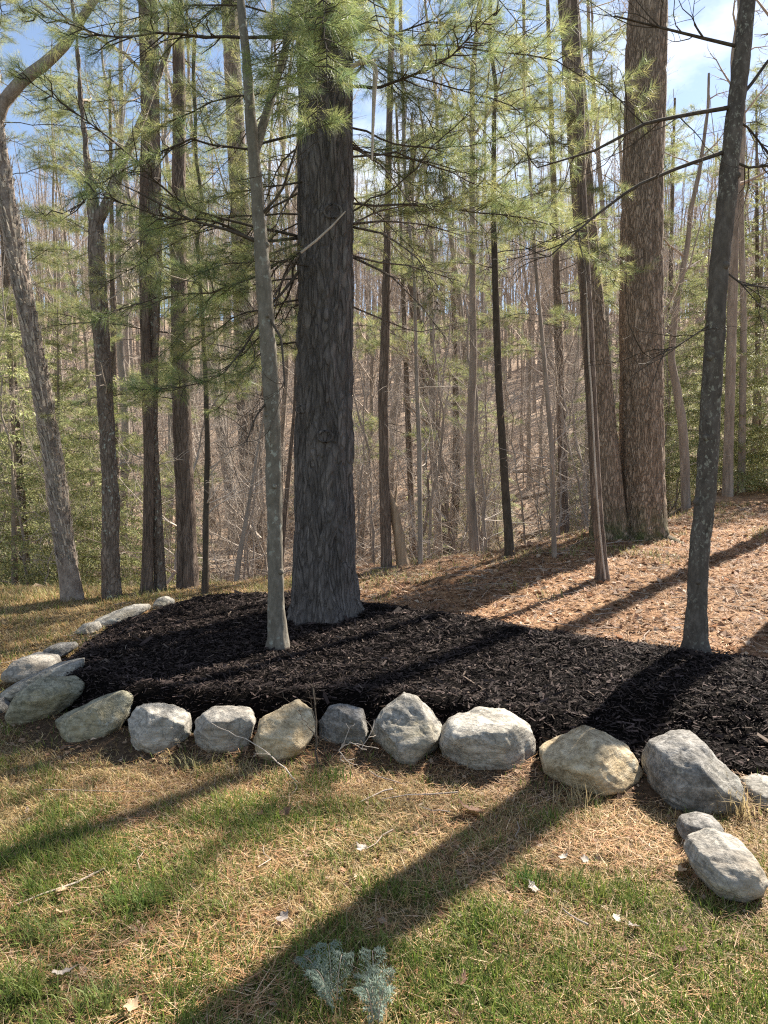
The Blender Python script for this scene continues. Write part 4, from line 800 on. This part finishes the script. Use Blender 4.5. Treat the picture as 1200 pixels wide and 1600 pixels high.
def pts_for(n, y0, y1, s0, s1, nk, power=1.):
    out = []
    while len(out) < n:
        y = y0 + (y1 - y0) * rng.random() ** power; x = rng.uniform(-1, 1) * (.56 * y + 1)
        if y > float(crest(np.array([x]))[0]) + 2: out.append((x, y, hz(x, y), rng.uniform(0, 6.28), rng.uniform(s0, s1), rng.integers(0, nk)))
    return out
gn_scatter('distant_woods', pts_for(650, 55, 118, .7, 1.15, 9), protos, 'far-off grey-brown woods covering the top of the hillside')
gn_scatter('undergrowth', pts_for(620, 11.5, 60, .25, .9, 6, .8), saps, 'tangle of thin bare twigs filling the woods')
# hemlocks
def hemlock(h, n_br, seed, label, group):
    o = thing('hemlock', label, 'evergreen', (0, 0, 0), group); Q = np.linspace(0, 1, 14)[:, None] * np.array([.1, 0, h]); Q[0, 2] = -.3; w = np.linspace(.085 * h / 7, .008, 14); tb = Tubes(); tb.add(Q, w, 7); V, Fc = tb.out(); part('trunk', V, Fc, M['far_bark'], o)
    tb = Tubes(); C = []; D = []
    for k in range(n_br):
        f = (k + .5) / n_br; z = h * (.06 + .92 * f); a = k * 2.4 + rng.normal(0, .3); l = (1 - f) ** .8 * h * .3 + .25; v = np.array([math.cos(a), math.sin(a), .0])
        P = np.array([[0, 0, z], [0, 0, z + .03 * l], [0, 0, z - .05 * l], [0, 0, z - .22 * l]]) + v * np.array([0, .35, .7, 1])[:, None] * l; P[:, 0] += .1 * z / h; tb.add(P, np.linspace(.012, .003, 4), 3)
        sd = np.array([-v[1], v[0], 0]); m = int(l / .07)
        for j in range(m):
            t = .15 + .85 * j / m; q = P[0] + (P[3] - P[0]) * t; q[2] = np.interp(t, [0, .35, .7, 1], P[:, 2])
            for sg in (-1, 1):
                ll = (1.05 - t) * l * .55 + .1; dv = unit(v * .55 + sd * sg + np.array([0, 0, rng.normal(-.22, .12)])); s_ = np.arange(0, ll, .05)
                for u in s_: C.append(q + dv * u + np.array([0, 0, -.15 * u * u])); D.append(unit(dv + rng.normal(0, .4, 3)))
    V, Fc = tb.out(); part('branches', V, Fc, M['twig'], o, kind='stuff')
    C = np.array(C); D = np.array(D); C = np.repeat(C, 2, 0); D = np.repeat(D, 2, 0); N = len(C); D = D + rng.normal(0, .35, (N, 3)); D /= np.linalg.norm(D, axis=1)[:, None]
    sdv = np.cross(D, np.array([0, 0, 1.]) + rng.normal(0, .3, (N, 3))); sdv /= np.linalg.norm(sdv, axis=1)[:, None] + 1e-9; L = rng.uniform(.035, .075, (N, 1)); W_ = rng.uniform(.008, .016, (N, 1)); C = C + rng.normal(0, .02, (N, 3))
    V = np.stack([C - D * L * .3, C + sdv * W_ + D * L * .3, C + D * L, C - sdv * W_ + D * L * .3], 1).reshape(-1, 3); b = np.arange(N) * 4
    c = np.array([[.36, .37, .17], [.46, .45, .22], [.24, .28, .12]])[rng.integers(0, 3, N)] * rng.uniform(.7, 1.3, (N, 1))
    part('foliage', V, np.stack([b, b + 1, b + 2, b + 3], 1), M['hemlock'], o, False, np.repeat(c, 4, 0), 'stuff'); print('hemlock', N); return o
LH = 'drooping soft green hemlock in the woods'; GH = 'hemlocks in the woods'
hems = [hemlock(6.5, 46, 1, LH, GH), hemlock(4.5, 36, 2, LH, GH), hemlock(8.5, 52, 3, LH, GH)]
hl = [(-4.9, 13.6, 1, 1.0, 'low hemlock with sunlit sprays just behind the knobby-barked tree'), (-6.4, 13.2, 1, 1.15, 'low hemlock with sunlit sprays at the left, behind the foot of the leaning flaky tree'), (-6.6, 15.5, 0, 1.0, 'drooping hemlock behind the leaning flaky tree, nearest on the left'), (-9.5, 18, 2, 1.0, 'tall hemlock at the left edge behind the lawn'), (-8.2, 21, 1, 1.1, 'hemlock in the left hollow, behind the nearest one'), (-5.2, 19, 1, .9, 'small hemlock in the hollow behind the knobby tree'),
      (7.4, 18, 0, 1.0, 'hemlock right behind the lichen-spotted tree'), (9.6, 20, 2, 1.0, 'tall hemlock at the right edge of the woods'), (6.2, 21.5, 2, .8, 'hemlock between the twin trunks and the lichen-spotted tree'), (9.2, 17, 1, 1.2, 'low hemlock at the right edge over the needles'), (8.3, 24, 2, .95, 'hemlock deeper in the woods on the right'),
      (1.2, 23, 1, .9, 'small hemlock deep in the woods behind the leaning pair'), (3.4, 26, 0, .8, 'hemlock deep in the woods behind the young pine'), (-11.5, 26, 0, 1.1, 'hemlock on the left hillside'), (12.5, 29, 0, 1.1, 'hemlock on the right hillside'), (-2.6, 30, 1, 1., 'small hemlock across the hollow behind the massive pine')]
used = set()
for x, y, k, s, lb in hl:
    if k in used: copy_thing(hems[k], (x, y, hz(x, y)), rng.uniform(0, 6), s, lb, GH)
    else: used.add(k); o = hems[k]; o.location = (x, y, hz(x, y)); o.scale = (s, s, s); o['label'] = lb
# fallen logs on the slope
for k in range(26):
    y = rng.uniform(17, 40); x = rng.uniform(-.5, .5) * y; a = rng.uniform(-.5, .5) + (math.pi if rng.random() < .5 else 0); L = rng.uniform(2, 6); Q = np.stack([x + np.cos(a) * np.linspace(0, L, 9), y + np.sin(a) * np.linspace(0, L, 9), np.zeros(9)], 1)
    Q[:, 2] = natural(Q[:, 0], Q[:, 1]) + .08; tb = Tubes(); r0 = rng.uniform(.05, .12); tb.add(Q - Q[0], np.linspace(r0, r0 * .5, 9), 7, True); limb(tb, (Q - Q[0])[5], np.array([.3, -.3, 1.]), 1.2, .03, 1, 3); V, Fc = tb.out()
    link('fallen_log', make_mesh('fallen_log', V, Fc, M['far_bark'], True), None, None, where_label('fallen log', x, y), 'log', 'fallen logs on the slope', Q[0])

# ------------------------------------------------------------------ small things on the lawn
def fallen_leaf(px, py, size, col, label, rz=0, lobes=5, curl=.35, asp=.7):
    g = G(px, py); n = 25; th = np.linspace(0, 2 * math.pi, n)[:-1]; r = 1 - .33 * np.abs(np.sin(th * lobes / 2)) ** .7 + rng.normal(0, .05, n - 1)
    x = np.cos(th) * r * size; y = np.sin(th) * r * size * asp; z = curl * (x * x + .3 * y * y) / size + rng.normal(0, .05, n - 1) * size
    V = np.concatenate([[[0, 0, 0]], np.stack([x * .5, y * .5, z * .3], 1), np.stack([x, y, z], 1)]); m = n - 1; i = np.arange(m); j = (i + 1) % m
    Fc = [np.stack([np.zeros(m, int), 1 + i, 1 + j], 1), np.stack([1 + i, 1 + m + i, 1 + m + j, 1 + j], 1)]
    c = np.array(col) * rng.uniform(.8, 1.15, (len(V), 1)); o = link('fallen_leaf', make_mesh('fallen_leaf', V, Fc, M['leaf'], False, c), None, None, label, 'leaf', 'dry leaves fallen on the lawn', (g[0], g[1], g[2] + .035)); o.rotation_euler = (rng.normal(0, .3), rng.normal(0, .3) , rz)
    tb = Tubes(); tb.add(np.array([[size * .5, 0, 0], [size * 1.1, .01, .01], [size * 1.6, .02, .0]]), [.0016, .0014, .001], 4); V, Fc = tb.out(); link('stalk', make_mesh('stalk', V, Fc, M['dead_wood']), o)
TAN = (.5, .36, .22); PALE = (.62, .54, .44); BRN = (.2, .115, .075); GRY = (.36, .31, .27)
for a in ((566, 1338, .035, PALE, 'pale cream dry leaf on sunlit grass above the long shadow', 2.2), (880, 1352, .024, PALE, 'whitish crumpled leaf, left of two lying close together in the lawn', .3), (914, 1357, .025, PALE, 'whitish crumpled leaf, right of two lying close together in the lawn', 1.5),
          (446, 1280, .035, BRN, 'dark curled brown leaf below the golden boulder', .5), (404, 1284, .03, BRN, 'small flat brown leaf left of the dark curled leaf', 1.), (735, 1276, .085, BRN, 'large flat reddish-brown leaf in the shade below the rounded pale boulder', .1), (97, 1405, .03, TAN, 'tan leaf, upper of two at the left by the green tuft', 2.), (98, 1440, .03, TAN, 'narrow tan leaf, lower of two at the left by the green tuft', .2),
          (442, 1448, .03, GRY, 'greyish crumpled leaf beside the edge of the long shadow', .8), (832, 1400, .03, PALE, 'narrow curved straw-coloured leaf in the middle of the lawn', 2.4), (962, 1450, .026, PALE, 'thin pale leaf sliver right of the curved straw-coloured leaf', .9), (1063, 1372, .03, TAN, 'pinkish tan leaf beside the pale flat stone', 2.3),
          (98, 1536, .04, GRY, 'grey shaded leaf low at the left', .4), (205, 1590, .03, TAN, 'tan leaf at the bottom edge, left side', 1.2), (240, 1528, .02, BRN, 'tiny brown leaf right of the grey shaded leaf', 2), (720, 1550, .035, BRN, 'reddish brown leaf at the bottom of the lawn', 1.), (1064, 1500, .03, BRN, 'dark brown leaf at the lower right of the lawn', .6), (990, 1462, .03, GRY, 'mauve grey leaf at right of the lawn', 1.9)):
    fallen_leaf(*a)
# twigs
def stick(label, pts, d0, d1, r, mat, side=0, name='twig'):
    P = pxb(pts, d0, d1); tb = Tubes(); Q, w = densify(P, np.linspace(r, r * .4, len(P)), 14); Q = Q + rng.normal(0, .004, Q.shape); o = thing(name, label, 'twig', Q[0]); tb.add(Q, w, 5)
    for k in range(side): i = rng.integers(3, 13); limb(tb, Q[i], unit(unit(Q[-1] - Q[0]) + rng.normal(0, .5, 3)), rng.uniform(.08, .2), r * .5, 1, 2, .1, 3)
    V, Fc = tb.out(); part('stem', V, Fc, mat, o)
stick('thin pale stick leaning across the brownish grey boulder down to the lawn', [(486, 1252), (450, 1205), (405, 1165), (330, 1130)], 3.6, 3.9, .004, M['twig_pale'], 1)
stick('upright dark stem growing between golden boulder and small dark boulder', [(496, 1215), (494, 1150), (492, 1100), (488, 1075)], 3.85, 4.0, .006, M['dark_twig'], 3)
stick('thin bent dark twig lying over the face of the golden boulder', [(492, 1150), (475, 1125), (465, 1105)], 3.78, 3.8, .003, M['dark_twig'], 1)
stick('arching bare shoot sprouting in front of the small dark boulder', [(535, 1190), (530, 1170), (545, 1160), (575, 1172)], 3.85, 3.8, .0035, M['twig_pale'], 4)
stick('grey bare twig lying on the mulch at the left', [(150, 1055), (180, 1035), (205, 1018)], 5.25, 5.6, .004, M['twig'], 1)
# small shrub shoots, tufts against the boulders
def tuft(px, py, n, L, col, label, name='grass_tuft', sp=.06, w=.004):
    g = G(px, py); x = g[0] + rng.normal(0, sp, n); y = g[1] + rng.normal(0, sp * .6, n); z = H(x, y); c = np.array(col) * rng.uniform(.6, 1.3, (n, 1)); V, Fc = blades(x, y, z, rng.uniform(0, 6.28, n), rng.uniform(.05, .7, n), rng.uniform(.5, 1.2, n) * L, np.full(n, w), rng.uniform(.2, 1., n))
    link(name, make_mesh(name, V - g, Fc, M['grass'], True, np.repeat(c, 5, 0)), None, None, label, 'grass tuft', None, g)
tuft(520, 1222, 60, .12, (.11, .17, .03), 'green grass tuft with reddish tips below the small dark boulder'); tuft(425, 1222, 50, .08, (.2, .24, .06), 'small yellow-green grass tuft below the golden boulder')
tuft(898, 1262, 50, .16, (.45, .36, .2), 'pale dry grass tuft in front of the wide tan boulder'); tuft(1155, 1275, 70, .17, (.4, .31, .16), 'dry grass tuft between the dark boulder and the right edge boulder'); tuft(290, 1205, 50, .1, (.3, .27, .12), 'dry grass tuft between the whitish and brownish boulders'); tuft(375, 1215, 60, .1, (.42, .33, .18), 'dry grass tuft below the brownish grey boulder')
tuft(205, 1420, 200, .09, (.16, .22, .05), 'lush green grass tuft in the left of the lawn', sp=.055); tuft(835, 1385, 120, .09, (.10, .17, .03), 'green grass tuft in the right half of the lawn', sp=.05); tuft(60, 1470, 170, .08, (.19, .23, .06), 'lush green grass tuft at the left edge of the lawn', sp=.055); tuft(150, 1575, 170, .08, (.2, .24, .065), 'lush green grass tuft at the bottom of the lawn, left side', sp=.055); tuft(25, 1560, 150, .08, (.18, .225, .055), 'lush green grass tuft in the lower left corner', sp=.05); tuft(62, 1210, 60, .09, (.14, .18, .04), 'green grass tuft below the olive-brown boulder')
# blue-green feathery herb at the bottom edge
g = G(530, 1570); herb = thing('feathery_herb', 'low blue-green feathery herb at the bottom edge in the shade', 'plant', g)
for k, (ex, ey, bx_, by_) in enumerate([(508, 1498, 520, 1570), (450, 1535, 515, 1575), (470, 1560, 520, 1580), (580, 1525, 585, 1585), (560, 1570, 590, 1600), (600, 1560, 590, 1600), (540, 1540, 525, 1580), (490, 1600, 520, 1590), (610, 1600, 590, 1610), (560, 1600, 585, 1612)]):
    a = G(bx_, by_); e = G(ex, ey) * 1.; e = a + (e - a) * .62; e[2] = a[2] + .07 + rng.uniform(0, .03); n = 16; t = np.linspace(0, 1, n)[:, None]; P = a + (e - a) * t + np.array([0, 0, .05]) * np.sin(t * 2.6); tb = Tubes(); tb.add(P, np.linspace(.002, .0008, n), 4); V1, F1 = tb.out()
    Vs = []; 
    for j in range(2, n):
        w = unit(P[j] - P[j - 1]); sd = unit(np.cross(w, np.array([0, 0, 1.])))
        for sg in (-1, 1):
            l = .030 * math.sin(math.pi * (j - 1) / n) + .012; dv = unit(w * .6 + sd * sg + rng.normal(0, .12, 3)); 
            for u in np.linspace(.2, 1, 6):
                q = P[j] + dv * l * u
                for s2 in (-1, 1): d2 = unit(dv * .7 + w * .9 * s2 + rng.normal(0, .3, 3)); r2 = unit(np.cross(d2, rng.normal(size=3))) * .0017; Vs += [q - r2, q + r2, q + d2 * .011]
    Vs = np.array(Vs); o = part('frond', Vs, np.arange(len(Vs)).reshape(-1, 3), M['needle'], herb, False, np.array([.27, .33, .27]) * np.ones((len(Vs), 1)) * rng.uniform(.7, 1.2)); V1 = V1 - np.array(herb.location); link('stalk', make_mesh('stalk', V1, F1, M['twig']), o)
print('objects', len(bpy.data.objects))
